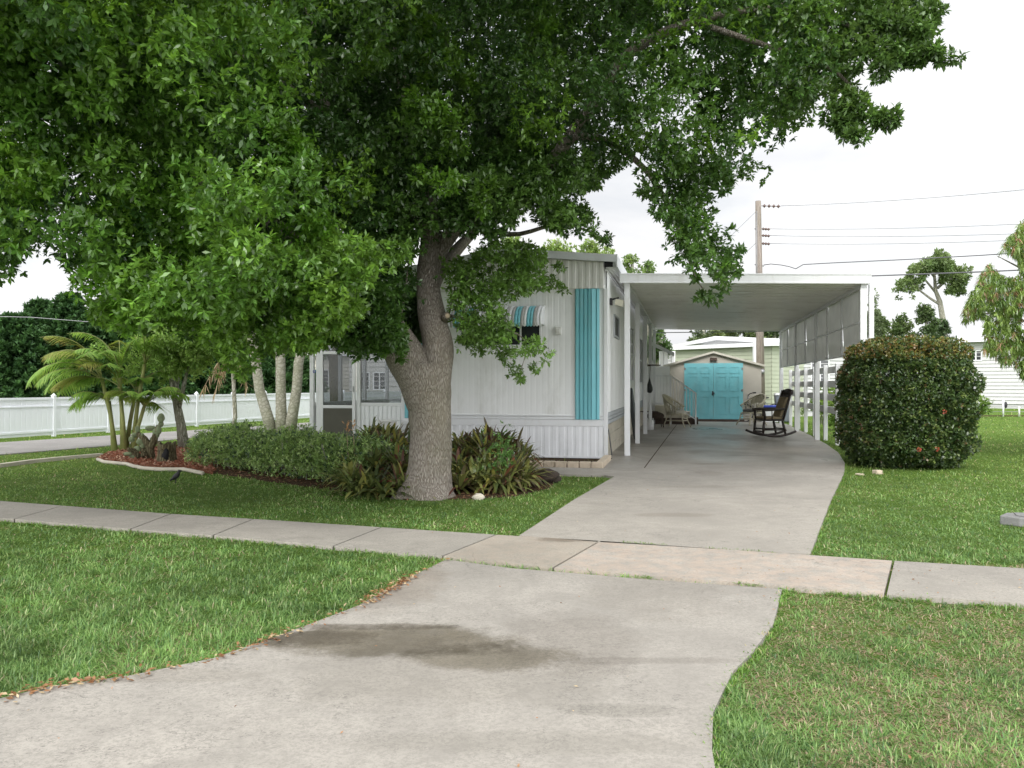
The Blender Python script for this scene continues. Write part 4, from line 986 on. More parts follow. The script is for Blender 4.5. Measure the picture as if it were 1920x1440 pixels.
# ------------------------------------------------------------------ the big shade tree
def big_tree():
    base = G(802, 932); x0, y0 = base[0], base[1]
    r = thing('shade_tree', 'huge spreading broadleaf tree with a thick forked trunk overhanging the lawn and driveway', 'tree', (x0, y0, 0))
    D = y0
    def q(px, py, dd=0): return P(px, py, D + dd)
    M['barkt'] = M['bark']
    def flare(i, a): return 0.0
    tr = MB()
    cen = [(800, 945), (801, 925), (803, 905), (805, 880), (807, 850), (808, 820), (807, 790), (805, 765), (803, 740), (802, 720), (800, 700), (799, 682)]
    rr = [0.40, 0.325, 0.28, 0.262, 0.252, 0.248, 0.25, 0.256, 0.268, 0.285, 0.295, 0.27]
    def interp(pts, rad, n):
        pts = np.array(pts, float); t = np.linspace(0, len(pts) - 1, n); out = []; ro = []
        for u in t:
            i = min(int(u), len(pts) - 2); f = u - i
            p0 = pts[max(i - 1, 0)]; p1 = pts[i]; p2 = pts[i + 1]; p3 = pts[min(i + 2, len(pts) - 1)]
            out.append(0.5 * ((2 * p1) + (-p0 + p2) * f + (2 * p0 - 5 * p1 + 4 * p2 - p3) * f * f + (-p0 + 3 * p1 - 3 * p2 + p3) * f ** 3)); ro.append(rad[i] * (1 - f) + rad[i + 1] * f)
        return out, ro
    def fl(i, a): return (0.16 * max(0, 1 - i / 9.0)) * (math.sin(4 * a + 1) + math.sin(3 * a))
    pts, ra = interp([q(*c) for c in cen], rr, 46); tr.tube(pts, ra, 40, wob=0.035, fl=fl)
    # left limb and right limb
    LIMB = []
    def limb(pl, rad, n=18, sides=16, wob=0.04):
        p, ra_ = interp(pl, rad, n); tr.tube(p, ra_, sides, wob=wob); LIMB.append((p, ra_))
    limb([q(802, 760, 0), q(786, 715, -.02), q(764, 675, -.05), q(738, 632, -.12), q(705, 590, -.3), q(660, 545, -.6), q(590, 480, -1.1), q(480, 400, -1.8), q(350, 330, -2.4)], [.235, .245, .24, .215, .175, .14, .11, .07, .03], 40, 24)
    limb([q(810, 745, .0), q(817, 700, .02), q(821, 650, .03), q(812, 606, .06), q(805, 560, .1), q(803, 510, .15), q(806, 450, .2), q(800, 360, .4), q(770, 230, .6), q(740, 60, .8), q(720, -150, 1)], [.2, .195, .185, .17, .15, .135, .12, .11, .09, .07, .04], 50, 24)
    limb([q(804, 520, .15), q(822, 475, .2), q(865, 415, .2), q(930, 380, 0), q(1010, 330, -.2), q(1110, 200, -.5), q(1180, 100, -.8), q(1300, 40, -1.1), q(1460, 10, -1.4)], [.1, .1, .1, .085, .08, .07, .06, .045, .02], 40, 16)
    limb([q(700, 575, -.3), q(680, 500, -.2), q(650, 380, 0), q(610, 200, .3), q(580, 20, .5), q(560, -150, .6)], [.09, .085, .075, .06, .05, .03], 30, 14)
    limb([q(808, 560, .2), q(820, 520, .5), q(855, 470, 1.1), q(900, 420, 1.8), q(960, 330, 2.4), q(1050, 200, 3)], [.08, .085, .08, .06, .05, .02], 26, 12)
    limb([q(660, 530, -.6), q(560, 520, -.4), q(430, 520, -.6), q(300, 500, -1), q(120, 440, -1.2)], [.07, .06, .05, .035, .015], 26, 12)
    limb([q(1060, 255, -.4), q(1140, 265, -.5), q(1220, 330, -.6), q(1272, 430, -.6), q(1300, 510, -.6), q(1320, 545, -.6)], [.05, .04, .03, .022, .012, .006], 26, 8)
    limb([q(1300, 40, -1.1), q(1450, 90, -1.4), q(1560, 130, -1.6), q(1620, 190, -1.7), q(1670, 222, -1.8)], [.035, .028, .018, .012, .005], 20, 8)
    limb([q(1460, 10, -1.4), q(1570, 40, -1.5), q(1660, 80, -1.6), q(1770, 105, -1.7)], [.03, .02, .012, .005], 20, 8)
    limb([q(835, 590, .1), q(880, 600, .2), q(930, 610, .2), q(985, 640, .1), q(975, 700, 0)], [.02, .016, .012, .008, .004], 20, 6)
    limb([q(738, 622, -.12), q(752, 590, -.2), q(760, 540, -.3), q(768, 480, -.3)], [.016, .013, .01, .006], 14, 6)
    limb([q(842, 590, .06), q(850, 555, .0), q(856, 520, -.05)], [.012, .009, .006], 8, 6)
    limb([q(808, 450, .2), q(700, 300, .2), q(520, 150, -.5), q(350, 60, -1.5), q(150, 0, -2.2)], [.07, .06, .05, .03, .015], 26, 10)
    limb([q(870, 415, .2), q(960, 440, .3), q(1050, 420, .3), q(1120, 440, .2)], [.04, .03, .02, .008], 14, 8)
    tro = tr.build('trunk', M['bark'], r)
    # pruned branch stub
    sb = MB(); c = np.array(q(838, 592, -.15)); sb.tube([np.array(q(832, 598, 0)), c, c + (.01, -.025, 0)], [.055, .045, .036], 14, 0); sb.tube([c + (.01, -.026, 0), c + (.012, -.032, 0)], [.031, .026], 14, 1)
    M['cut'] = paint('cut_wood', (0.42, 0.34, 0.24), 0.9, 0.2, 30); sb.build('pruned_stub', [M['bark'], M['cut']], tro)
    # ---- crown
    out = [(-900, 480), (-300, 560), (0, 545), (40, 480), (105, 478), (135, 530), (150, 580), (175, 612), (250, 628), (330, 640), (400, 655), (432, 705), (470, 720), (500, 668), (560, 668), (610, 652), (640, 625), (700, 600), (745, 600), (800, 600), (800, 480), (960, 440), (985, 400), (1010, 425), (1045, 440), (1110, 445), (1145, 475), (1158, 455), (1125, 410), (1095, 365), (1130, 352), (1150, 318), (1182, 335), (1175, 368), (1218, 372), (1208, 418), (1248, 415), (1255, 440),
           (1238, 482), (1290, 512), (1305, 572), (1340, 572), (1388, 528), (1402, 495), (1382, 422), (1338, 392), (1376, 352), (1402, 332), (1425, 360), (1460, 322), (1472, 280), (1500, 257), (1535, 232), (1545, 170), (1562, 215), (1568, 250), (1610, 268), (1640, 240), (1697, 235), (1640, 190), (1605, 140), (1612, 112), (1680, 130), (1720, 135), (1812, 108), (1760, 85), (1735, 60), (1762, 10), (1740, -40), (1700, -400), (1400, -900), (600, -1100), (-300, -1000), (-900, -500)]
    edge = np.array(out, float)
    C = []; R_ = []; K = []; CL = []
    tries = 0
    def dist_edge(px, py):
        best = 1e9
        for i in range(len(edge)):
            a = edge[i]; b = edge[(i + 1) % len(edge)]; ab = b - a; t = max(0, min(1, np.dot((px, py) - a, ab) / np.dot(ab, ab)))
            best = min(best, np.hypot(*(a + ab * t - (px, py))))
        return best
    # (1) outer clumps hanging on the camera side, sampled evenly over the picture of the crown
    N1 = 1250
    while len(C) < N1 and tries < 40000:
        tries += 1
        px = random.uniform(-700, 1815); py = random.uniform(-420, 722)
        if not inpoly(np.array([px]), np.array([py]), out)[0]: continue
        left = max(0, min(1, (900 - px) / 900)); top = max(0, min(1, (600 - py) / 900))
        near = 9.4 - 2.7 * left - 2.2 * top; far_ = 12.6
        d = near + (far_ - near) * random.random() ** 1.25
        if px > 1150: d = random.uniform(7.7, 9.6)
        if 820 < px < 1150 and py > 300: d = random.uniform(9.0, 11)
        if 640 < px < 850 and py > 470: d = random.uniform(9.9, 11.5) if random.random() < .75 else random.uniform(8.4, 9.4)
        if 780 < px < 850 and py > 470 and d < 10.4: continue
        if 700 < px < 800 and py > 560: d = random.uniform(10.5, 11.5)
        r_ = random.uniform(.20, .46)
        if px > 1150 and py > 230: r_ = random.uniform(.12, .26)
        e = dist_edge(px, py); rp_ = r_ * F / d
        if e < rp_ * .95:
            r_ = e * d / F / .95
            if r_ < .055: continue
        C.append(P(px, py, d)); R_.append(r_)
        dense = 1.0
        K.append(max(7, int(500 * r_ ** 1.8)))
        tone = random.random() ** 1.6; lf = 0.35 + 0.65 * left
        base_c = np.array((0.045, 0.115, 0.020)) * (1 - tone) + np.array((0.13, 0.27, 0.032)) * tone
        if px > 480: base_c = base_c * (.72 if px < 1150 else .8)  # centre and right leaf colours darkened to paint shade within the crown
        if random.random() < 0.12 * lf * 2: base_c = np.array((0.16, 0.31, 0.03))  # brighter leaf colour, commoner to the left, paints the lit side
        CL.append(base_c)
    fol = Fol()
    CL = [c_ * np.array((.95, .94, 1.15)) for c_ in CL]
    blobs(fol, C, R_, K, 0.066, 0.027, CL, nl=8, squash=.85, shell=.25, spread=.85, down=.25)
    # (1b) low left fringe, lit look put into its leaf colour; hanging branch on the right
    C = []; R_ = []; K = []; CL = []
    def extra(n, x0_, x1_, y0_, y1_, d0, d1, r0, r1, ca, cb, kk):
        m_ = 0; t_ = 0
        while m_ < n and t_ < 20000:
            t_ += 1; px = random.uniform(x0_, x1_); py = random.uniform(y0_, y1_)
            if not inpoly(np.array([px]), np.array([py]), out)[0]: continue
            d = random.uniform(d0, d1); r_ = random.uniform(r0, r1); e = dist_edge(px, py)
            if e < r_ * F / d * .9: r_ = max(.05, e * d / F)
            if e < 8: continue
            if math.sin(px * .034 + 1.3 * math.sin(py * .021)) + math.sin(py * .041 + px * .011) < -.35 and x1_ < 1160: continue
            tt = random.random(); C.append(P(px, py, d)); R_.append(r_); K.append(max(6, int(kk * r_ ** 1.7))); CL.append(np.array(ca) * (1 - tt) + np.array(cb) * tt); m_ += 1
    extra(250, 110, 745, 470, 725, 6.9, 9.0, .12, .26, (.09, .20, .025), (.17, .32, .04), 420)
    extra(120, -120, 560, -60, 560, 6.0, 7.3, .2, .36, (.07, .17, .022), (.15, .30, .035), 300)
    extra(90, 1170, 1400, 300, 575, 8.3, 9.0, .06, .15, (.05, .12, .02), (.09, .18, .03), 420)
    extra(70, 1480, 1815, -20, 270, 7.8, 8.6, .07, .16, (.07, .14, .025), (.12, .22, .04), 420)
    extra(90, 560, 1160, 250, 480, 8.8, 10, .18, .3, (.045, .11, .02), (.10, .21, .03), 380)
    for (a0, b0, a1, b1, n_) in ((1600, 105, 1810, 108, 20), (1690, 112, 1760, 92, 10), (1560, 190, 1690, 232, 16), (1560, 215, 1612, 262, 12), (1640, 120, 1662, 134, 5), (1720, 60, 1765, 10, 12), (1600, 40, 1750, 50, 14)):
        for k in range(n_):
            t_ = random.random(); C.append(P(a0 + (a1 - a0) * t_ + random.gauss(0, 5), b0 + (b1 - b0) * t_ + random.gauss(0, 7), 8.0 - .3 * t_)); R_.append(.07 + .05 * (1 - t_)); K.append(9); CL.append(np.array((.08, .16, .03)) * random.uniform(.7, 1.3))
    for k in range(90):
        C.append(P(random.uniform(615, 748), random.uniform(535, 650), random.uniform(8.5, 9.3))); R_.append(random.uniform(.08, .16)); K.append(16); CL.append(np.array((.08, .18, .028)) * random.uniform(.6, 1.3))
    for (a_, b_) in ((745, 640), (748, 655), (752, 668), (740, 650), (735, 625), (728, 640), (720, 655), (755, 640), (700, 650), (690, 640), (742, 600), (750, 615)):
        C.append(P(a_, b_, 9.1)); R_.append(.07); K.append(9); CL.append(np.array((.10, .22, .03)) * random.uniform(.8, 1.2))
    for k in range(30):
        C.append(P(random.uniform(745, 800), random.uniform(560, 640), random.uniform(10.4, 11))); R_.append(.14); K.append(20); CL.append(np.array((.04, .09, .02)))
    extra(190, 250, 1180, -150, 430, 11.2, 13, .35, .55, (.03, .075, .014), (.045, .10, .018), 200)  # rear clumps coloured dark, painting the shade deep in the crown
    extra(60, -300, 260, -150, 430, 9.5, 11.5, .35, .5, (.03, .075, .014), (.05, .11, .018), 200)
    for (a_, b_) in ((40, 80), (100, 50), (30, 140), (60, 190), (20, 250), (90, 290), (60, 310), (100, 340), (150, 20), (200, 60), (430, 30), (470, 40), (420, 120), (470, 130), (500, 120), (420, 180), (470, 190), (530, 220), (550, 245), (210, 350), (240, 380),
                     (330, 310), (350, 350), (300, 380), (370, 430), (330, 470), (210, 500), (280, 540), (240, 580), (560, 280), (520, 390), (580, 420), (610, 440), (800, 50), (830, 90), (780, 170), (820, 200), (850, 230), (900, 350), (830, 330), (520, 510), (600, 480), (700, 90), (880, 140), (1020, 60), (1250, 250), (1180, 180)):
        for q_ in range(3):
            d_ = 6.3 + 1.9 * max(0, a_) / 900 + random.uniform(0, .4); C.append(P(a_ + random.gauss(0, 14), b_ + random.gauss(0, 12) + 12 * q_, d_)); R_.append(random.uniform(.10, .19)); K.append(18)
            CL.append(np.array((.15, .33, .03)) * (random.uniform(.75, 1.15) if a_ < 650 else random.uniform(.4, .75)))  # lit clumps: the light is put into the leaf colour
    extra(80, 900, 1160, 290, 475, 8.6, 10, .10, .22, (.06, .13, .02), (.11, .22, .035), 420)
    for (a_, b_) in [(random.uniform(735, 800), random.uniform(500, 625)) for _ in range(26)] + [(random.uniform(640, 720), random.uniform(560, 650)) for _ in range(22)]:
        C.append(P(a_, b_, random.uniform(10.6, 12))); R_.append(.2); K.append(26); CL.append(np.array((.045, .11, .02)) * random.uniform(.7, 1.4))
    CL = [c_ * np.array((1.0, .97, 1.15)) for c_ in CL]; K = [int(k_ * 1.3) for k_ in K]
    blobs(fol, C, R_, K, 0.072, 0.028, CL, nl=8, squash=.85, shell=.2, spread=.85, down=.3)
    # (2) the spray in front of the front wall
    sc = [(905, 500, .22), (940, 470, .2), (980, 480, .18), (1000, 520, .2), (960, 530, .22), (910, 550, .24), (1030, 530, .1), (880, 520, .2), (870, 570, .2), (930, 590, .16), (900, 620, .2), (880, 640, .14), (950, 620, .14), (985, 655, .15), (940, 660, .14), (1010, 650, .10), (1022, 672, .06), (965, 690, .09), (975, 712, .05), (900, 660, .08), (1000, 690, .05), (985, 570, .12), (1030, 560, .07), (1048, 540, .05), (870, 600, .16), (860, 500, .2), (1015, 480, .1), (1050, 500, .06)]
    sc = sc * 2 + [(random.uniform(855, 1000), random.uniform(455, 560), .16) for _ in range(22)] + [(random.uniform(858, 960), random.uniform(560, 650), .13) for _ in range(16)]
    sc = [c for c in sc if not (c[0] > 952 and 558 < c[1] < 648)]
    C = [P(a + random.gauss(0, 4), b + random.gauss(0, 4), random.uniform(9.3, 10.4)) for a, b, _ in sc]; R_ = [c * 1.05 for *_, c in sc]; K = [max(6, int(420 * c ** 1.6)) for c in R_]; CL = [np.array((0.135, 0.25, 0.05)) * random.uniform(.65, 1.25) for _ in sc]
    blobs(fol, C, R_, K, 0.066, 0.026, CL, nl=7, shell=.2, spread=.9, down=.2)
    # (3) upper and rear body of the crown (above the frame and away from the camera)
    C = []; R_ = []; K = []; CL = []
    while len(C) < 330:
        d = rdirs(1)[0]; k = random.random() ** .3
        c = np.array((x0 - 0.4 + d[0] * 7.2 * k, y0 + .8 + d[1] * 5.6 * k, 5.0 + d[2] * 4.6 * k))
        if c[1] < 3.5 or c[2] < 3.0: continue
        py = HY - (c[2] - H) / c[1] * F; px = CX + c[0] / c[1] * F
        rr_ = random.uniform(.45, .75)
        if py > -rr_ * F / c[1] - 20:
            if not inpoly(np.array([px]), np.array([py]), out)[0] or c[1] < 9 or dist_edge(px, py) < rr_ * F / c[1] * 1.1: continue
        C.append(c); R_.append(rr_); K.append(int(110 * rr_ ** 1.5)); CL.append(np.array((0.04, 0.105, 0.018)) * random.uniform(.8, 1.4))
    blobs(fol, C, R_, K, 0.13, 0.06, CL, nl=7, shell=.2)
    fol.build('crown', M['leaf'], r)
big_tree()

# ------------------------------------------------------------------ other plants
def small_tree(name, label, base, trunk_pts, rad, blobs_, L, W, c1, c2, mat, per=300, nl=6, group=None, bark_='bark2', extra=(), p=(), down=0.1, cat='tree', shell=.25):
    r = thing(name, label, cat, base, group=group)
    m_ = MB()
    for pl, ra in zip(trunk_pts, rad): m_.tube(pl, ra, 8, wob=.05)
    m_.build('trunk', M[bark_], r)
    f = Fol(); C = [b[0] for b in blobs_]; R_ = [b[1] for b in blobs_]
    K = [max(4, int(per * x ** 1.6)) for x in R_]
    CL = [cols(1, c1, c2, extra, p)[0] for _ in blobs_]
    blobs(f, C, R_, K, L, W, CL, nl=nl, shell=shell, down=down)
    f.build('crown', mat, r); return r

# clipped bush
def clipped_bush():
    a = G(1582, 884); b = G(1834, 884); cx = (a[0] + b[0]) / 2 + .31; cy = 13.62; rx, ry, rz = 0.93, .96, 2.05
    r = thing('clipped_bush', 'tall rounded clipped bush with bronze tips and a few red flowers beside the driveway', 'bush', (cx, cy, 0))
    f = Fol(); n = 21000
    d = rdirs(n); d[:, 2] = np.abs(d[:, 2]) if False else d[:, 2]
    q = 5.0
    k = (np.abs(d[:, 0]) ** 4.2 + np.abs(d[:, 1]) ** 3.2 + np.abs(d[:, 2]) ** 4.2) ** (-1 / 3.9)
    lump = .99 + .03 * np.sin(d[:, 0] * 5 + d[:, 2] * 17) + .035 * np.sin(d[:, 0] * 9 + 1) * np.sin(d[:, 2] * 8) + .03 * np.sin(d[:, 1] * 13 + d[:, 2] * 11)
    k2 = k * lump * (1 - .22 * RNG.uniform(0, 1, n) ** 1.3)
    c = np.stack([cx + d[:, 0] * k2 * rx, cy + d[:, 1] * k2 * ry, rz * .5 + d[:, 2] * k2 * rz * .51 + .03], 1)
    ok = (c[:, 2] > .03); 
    # notch at the lower right shoulder
    ok &= ~((c[:, 0] > cx + .92) & (c[:, 2] > .80) & (c[:, 2] < .98))
    c = c[ok]; d = d[ok]; n = len(c)
    col = cols(n, (0.028, 0.062, 0.018), (0.09, 0.145, 0.036), [(0.16, 0.11, 0.045), (0.15, 0.20, 0.055)], [.02, .13])
    topm = (c[:, 2] > 1.75) & (RNG.uniform(0, 1, n) < .55); col[topm] = cols(int(topm.sum()), (0.22, 0.13, 0.04), (0.16, 0.20, 0.045))
    sidem = (np.abs(c[:, 0] - cx) > .86) & (RNG.uniform(0, 1, n) < .12); col[sidem] = cols(int(sidem.sum()), (0.20, 0.10, 0.05), (0.14, 0.15, 0.05))
    f.rosettes(c, d * .8 + rdirs(n) * .5, 5, 0.056, 0.031, col, .9)
    f.build('foliage', M['bushleaf'], r)
    m_ = MB()
    for k in range(22):
        a_ = random.uniform(0, 6.28); rr_ = random.uniform(0, .6); m_.tube([(cx + math.cos(a_) * rr_ * .6, cy + math.sin(a_) * rr_ * .6, 0), (cx + math.cos(a_) * rr_ * 1.2, cy + math.sin(a_) * rr_ * 1.1, 1.0), (cx + math.cos(a_) * rr_ * 1.4, cy + math.sin(a_) * rr_ * 1.3, 1.7)], [.02, .015, .006], 6)
    m_.build('stem', M['bark2'], r)
    M['corecol'] = paint('inner_twigs', (0.02, 0.022, 0.012), 1, .3)
    for (px, py) in ((1771, 772), (1723, 843), (1757, 842)):
        ff = Fol(); cc = np.array(P(px, py, 12.62)); dd = unit(rdirs(26) + np.array((0, -.6, .1)))
        ff.leaves(cc + dd * .015, dd, .028, .017, cols(26, (0.42, 0.08, 0.05), (0.5, 0.16, 0.09))); ff.build('flower', M['petal'], r)
clipped_bush()
for (px, py, s_, lab) in ((1645, 886, .11, 'pale broken paver block at the foot of the clipped bush'), (1612, 888, .09, 'flat grey stone chip beside the paver under the clipped bush')):
    p = G(px, py + 3); o = MB().box(-s_ / 2, s_ / 2, -.05, .05, 0, .06 if s_ > .1 else .025).build('paver_block', M['paver'], bevel=.008); o.location = p; o.rotation_euler[2] = .3; tag(o, lab, 'paver')

def hedge():
    A = np.array(G(338, 874)[:2]); B = np.array(G(560, 905)[:2]); C_ = np.array(G(668, 920)[:2])
    r = thing('low_hedge', 'low loose green hedge in front of the screened porch', 'hedge', (*B, 0))
    f = Fol(); n = 9500
    t = RNG.uniform(0, 1, n) ; seg = [(A, B, .60), (B, C_, .40)]
    P0 = np.where(t[:, None] < .6, A + (B - A) * (t[:, None] / .6), B + (C_ - B) * ((t[:, None] - .6) / .4))
    dv = unit(np.stack([-(B - A)[1] * np.ones(n), (B - A)[0] * np.ones(n)], 1)) * np.sign(-(B - A)[1] * 0 + (B - A)[0])
    if dv[0, 1] < 0: dv = -dv
    a = RNG.uniform(0, PI, n); rad = RNG.uniform(.55, 1, n)
    xo = np.cos(a) * rad * .48 + .5; hz = np.sin(a) ** .6 * rad
    hh = .62 + .05 * np.sin(P0[:, 0] * 5) + .05 * np.sin(P0[:, 0] * 11 + 2) - .06 * (t > .85)
    c = np.stack([P0[:, 0] + dv[:, 0] * xo, P0[:, 1] + dv[:, 1] * xo, .02 + hz * hh], 1) + RNG.normal(0, .025, (n, 3))
    thin = (t > .62) & (RNG.uniform(0, 1, n) < .35); c = c[~thin]; n = len(c)
    ax = np.stack([RNG.normal(0, .5, n), RNG.normal(-.2, .5, n), RNG.uniform(.2, 1, n)], 1)
    col = cols(n, (0.12, 0.21, 0.06), (0.28, 0.41, 0.12), [(0.36, 0.48, 0.18), (0.04, .08, .04)], [.16, .12])
    f.rosettes(c, ax, 6, 0.065, 0.018, col, .8)
    f.build('foliage', M['bushleaf'], r)
    m_ = MB()
    for k in range(70):
        tt = random.random(); p0 = (A + (B - A) * tt / .6 if tt < .6 else B + (C_ - B) * (tt - .6) / .4) + dv[0] * random.uniform(.2, .8)
        m_.tube([(*p0, 0), (p0[0] + random.uniform(-.1, .1), p0[1] + random.uniform(-.1, .1), .3), (p0[0] + random.uniform(-.2, .2), p0[1] + random.uniform(-.2, .2), .55)], [.009, .007, .003], 5)
    m_.build('stem', M['bark2'], r)
hedge()

def bromeliads(name, label, cents, big=1.0, seed=1):
    c0 = np.mean(np.array([c[:2] for c in cents]), 0)
    r = thing(name, label, 'plant', (*c0, 0)); f = Fol()
    for (x, y, z, sc) in cents:
        n = int(20 * sc + 6); a = RNG.uniform(0, 2 * PI, n); el = RNG.uniform(.35, 1.35, n)
        d = np.stack([np.cos(a) * np.cos(el), np.sin(a) * np.cos(el), np.sin(el)], 1)
        b = np.tile((x, y, z), (n, 1)) + d * .02
        kind = RNG.uniform(0, 1)
        if kind < (.72 if 'left' in label else .42): col = cols(n, (0.05, 0.085, 0.025), (0.12, 0.16, 0.045), [(0.26, .28, .07), (.12, .06, .04)], [.14, .08])
        elif kind < .88: col = cols(n, (0.07, 0.058, 0.034), (0.115, 0.115, 0.05), [(0.26, .12, .07), (.17, .20, .06), (.09, .04, .03)], [.05, .3, .08])
        else: col = cols(n, (0.12, 0.18, 0.05), (0.25, 0.29, 0.09))
        tip = col * np.array((1.1, .92, .85))
        f.straps(b, d, RNG.uniform(.36, .58, n) * big * (0.8 + .2 * sc), RNG.uniform(.034, .054, n), RNG.uniform(.25, .85, n), col, seg=5, tipcol=tip,
                 prof=lambda t: (1.0 - .15 * t) if t < .75 else max(.04, (1 - t) * 3.4))
    f.build('leaves', M['bushleaf'], r)
cs = []
for k in range(64):
    px = random.uniform(650, 768); py = random.uniform(885, 936); cs.append((*G(px, py)[:2], random.uniform(.02, .06) + (.46 * max(0, (932 - py) / 45)) * (1 if px > 690 else .45), random.uniform(.7, 1.3)))
bromeliads('bromeliad_clump', 'clump of green and maroon bromeliads left of the big tree trunk', cs)
cs = []
for k in range(95):
    px = random.uniform(845, 985); py = random.uniform(884, 928); u_ = 1 - abs(px - 905) / 130; cs.append((*G(px, py)[:2], .03 + .44 * max(0, (924 - py) / 40) * u_ + random.uniform(0, .05), random.uniform(.7, 1.3)))
bromeliads('bromeliad_clump', 'larger clump of reddish bromeliads right of the big tree trunk', cs)
# light green weeds growing through the reddish clump
f = Fol(); c = np.array([P(random.gauss(940, 14), random.gauss(850, 20), 10.3) for _ in range(90)]); f.rosettes(c, rdirs(90) + (0, 0, .5), 6, .05, .02, cols(90, (.08, .18, .04), (.14, .27, .07)), .9)
r = thing('creeping_weed', 'bright green leafy weed growing up through the reddish bromeliads', 'weed', G(940, 925)); f.build('leaves', M['leafbg'], r)
MB().tube([G(940, 925), P(938, 870, 10.35), P(945, 830, 10.3)], [.006, .005, .002], 5).build('stem', M['greenstem'], r)
# dry flower stalks
r = thing('dry_stalks', 'pair of dry orange brown flower stalks at the right end of the low hedge', 'plant', G(655, 915)); f = Fol()
for px, tp in ((650, 792), (662, 790)):
    m_ = MB()
    m_.tube([P(px + 6, 900, 10.8), P(px + 3, 850, 10.8), P(px, tp + 20, 10.8)], [.006, .005, .004], 5).build('stem', M['cushion'], r)
    c = np.array([P(px + random.gauss(0, 2), random.uniform(tp, tp + 20), 10.8) for _ in range(12)]); f.leaves(c, rdirs(12) + (0, 0, 1.2), .06, .018, cols(12, (.38, .2, .08), (.5, .32, .16)))
f.build('leaves', M['dryleaf'], r)

o = MB().ball((0, 0, .10), (.16, .13, .10), 20, 12, lump=.35).ball((.1, .02, .07), (.1, .1, .075), 16, 10, lump=.4).build('rock', M['rock']); o.location = G(1024, 906); tag(o, 'dark brown lava-like rock right of the reddish bromeliads', 'rock')
o = MB().ball((0, 0, .03), (.07, .05, .045), 14, 8, lump=.3).build('stone', M['edging']); o.location = G(897, 937); tag(o, 'small pale stone in the grass below the reddish bromeliads', 'stone')
# paver edging in front of the skirting
for k in range(10):
    t = -2.02 + k * .19; w = .18
    o = MB().box(-w / 2, w / 2, -.06, .06, 0, .12).build('edging_block', M['paver'], bevel=.01)
    o.location = S(-2.28 + .02 * math.sin(k * 1.7), t + .0); o.rotation_euler[2] = -HEAD + random.uniform(-.08, .08); tag(o, 'buff paver block in the short row edging the bed under the white skirting', 'paver', 'paver blocks edging the bed under the skirting')
for k in range(7):
    o = MB().box(-.085, .085, -.06, .06, 0, .12).build('edging_block', M['paver'], bevel=.01)
    o.location = S(-2.12 + .18 * k, -.27); o.rotation_euler[2] = -HEAD + PI / 2; tag(o, 'buff paver block in the short row turning the corner at the side wall', 'paver', 'paver blocks turning the corner of the bed')
o = MB().prism([S(-2.38, -4)[:2], S(-2.38, -.22)[:2], S(-.63, -.24)[:2], S(-.63, -4)[:2]], 0, .022).build('soil_strip', M['soil']); tag(o, kind='structure')
# curved concrete edging round the mulch
m_ = MB(); pl = [G(x, y, .03) for x, y in ((183, 861), (195, 866), (215, 868), (238, 870), (250, 874), (270, 878), (300, 880), (345, 880), (380, 887))]; m_.tube(pl, .03, 8)
o = m_.build('garden_edging', M['edging']); rooted(o, *G(240, 870)); tag(o, 'pale curved concrete edging around the red mulch bed', 'garden edging')

# ---- palms
def frond(f, rach, base, az, L, el0, droop, ll=.35, n=44, col=((.09, .17, .03), (.2, .27, .05)), lw=.022, tip=None):
    # arching rachis with leaflets to both sides
    t = np.linspace(0, 1, n); el = el0 - droop * t ** 1.3; dl = L / (n - 1)
    h = np.concatenate([[0], np.cumsum(np.cos(el[:-1]) * dl)]); z = np.concatenate([[0], np.cumsum(np.sin(el[:-1]) * dl)])
    ax = np.array((math.cos(az), math.sin(az), 0)); pts = np.array(base) + np.outer(h, ax) + np.outer(z, (0, 0, 1))
    rach.tube(list(pts[::4]), list(np.linspace(.013, .004, len(pts[::4]))), 5)
    side = np.array((-ax[1], ax[0], 0)); k = t > .16; P_ = pts[k]; tt = t[k]; m = len(P_)
    tang = np.stack([np.cos(el[k]) * ax[0], np.cos(el[k]) * ax[1], np.sin(el[k])], 1)
    upn = np.cross(tang, np.tile(side, (m, 1)))
    for sg in (-1, 1):
        d = side * sg * .75 + tang * .7 - upn * (.42) + RNG.normal(0, .07, (m, 3)); d[:, 2] += .1
        l = ll * np.sin(np.clip(.15 + tt * .95, 0, 1) * PI) ** .5 * RNG.uniform(.85, 1.05, m)
        c = cols(m, *col); tc = None if tip is None else np.tile(tip, (m, 1))
        f.straps(P_, d, l, lw, RNG.uniform(.05, .32, m), c, seg=3, tipcol=tc, prof=lambda q_: (1 - q_ ** 2) * .95 + .05)
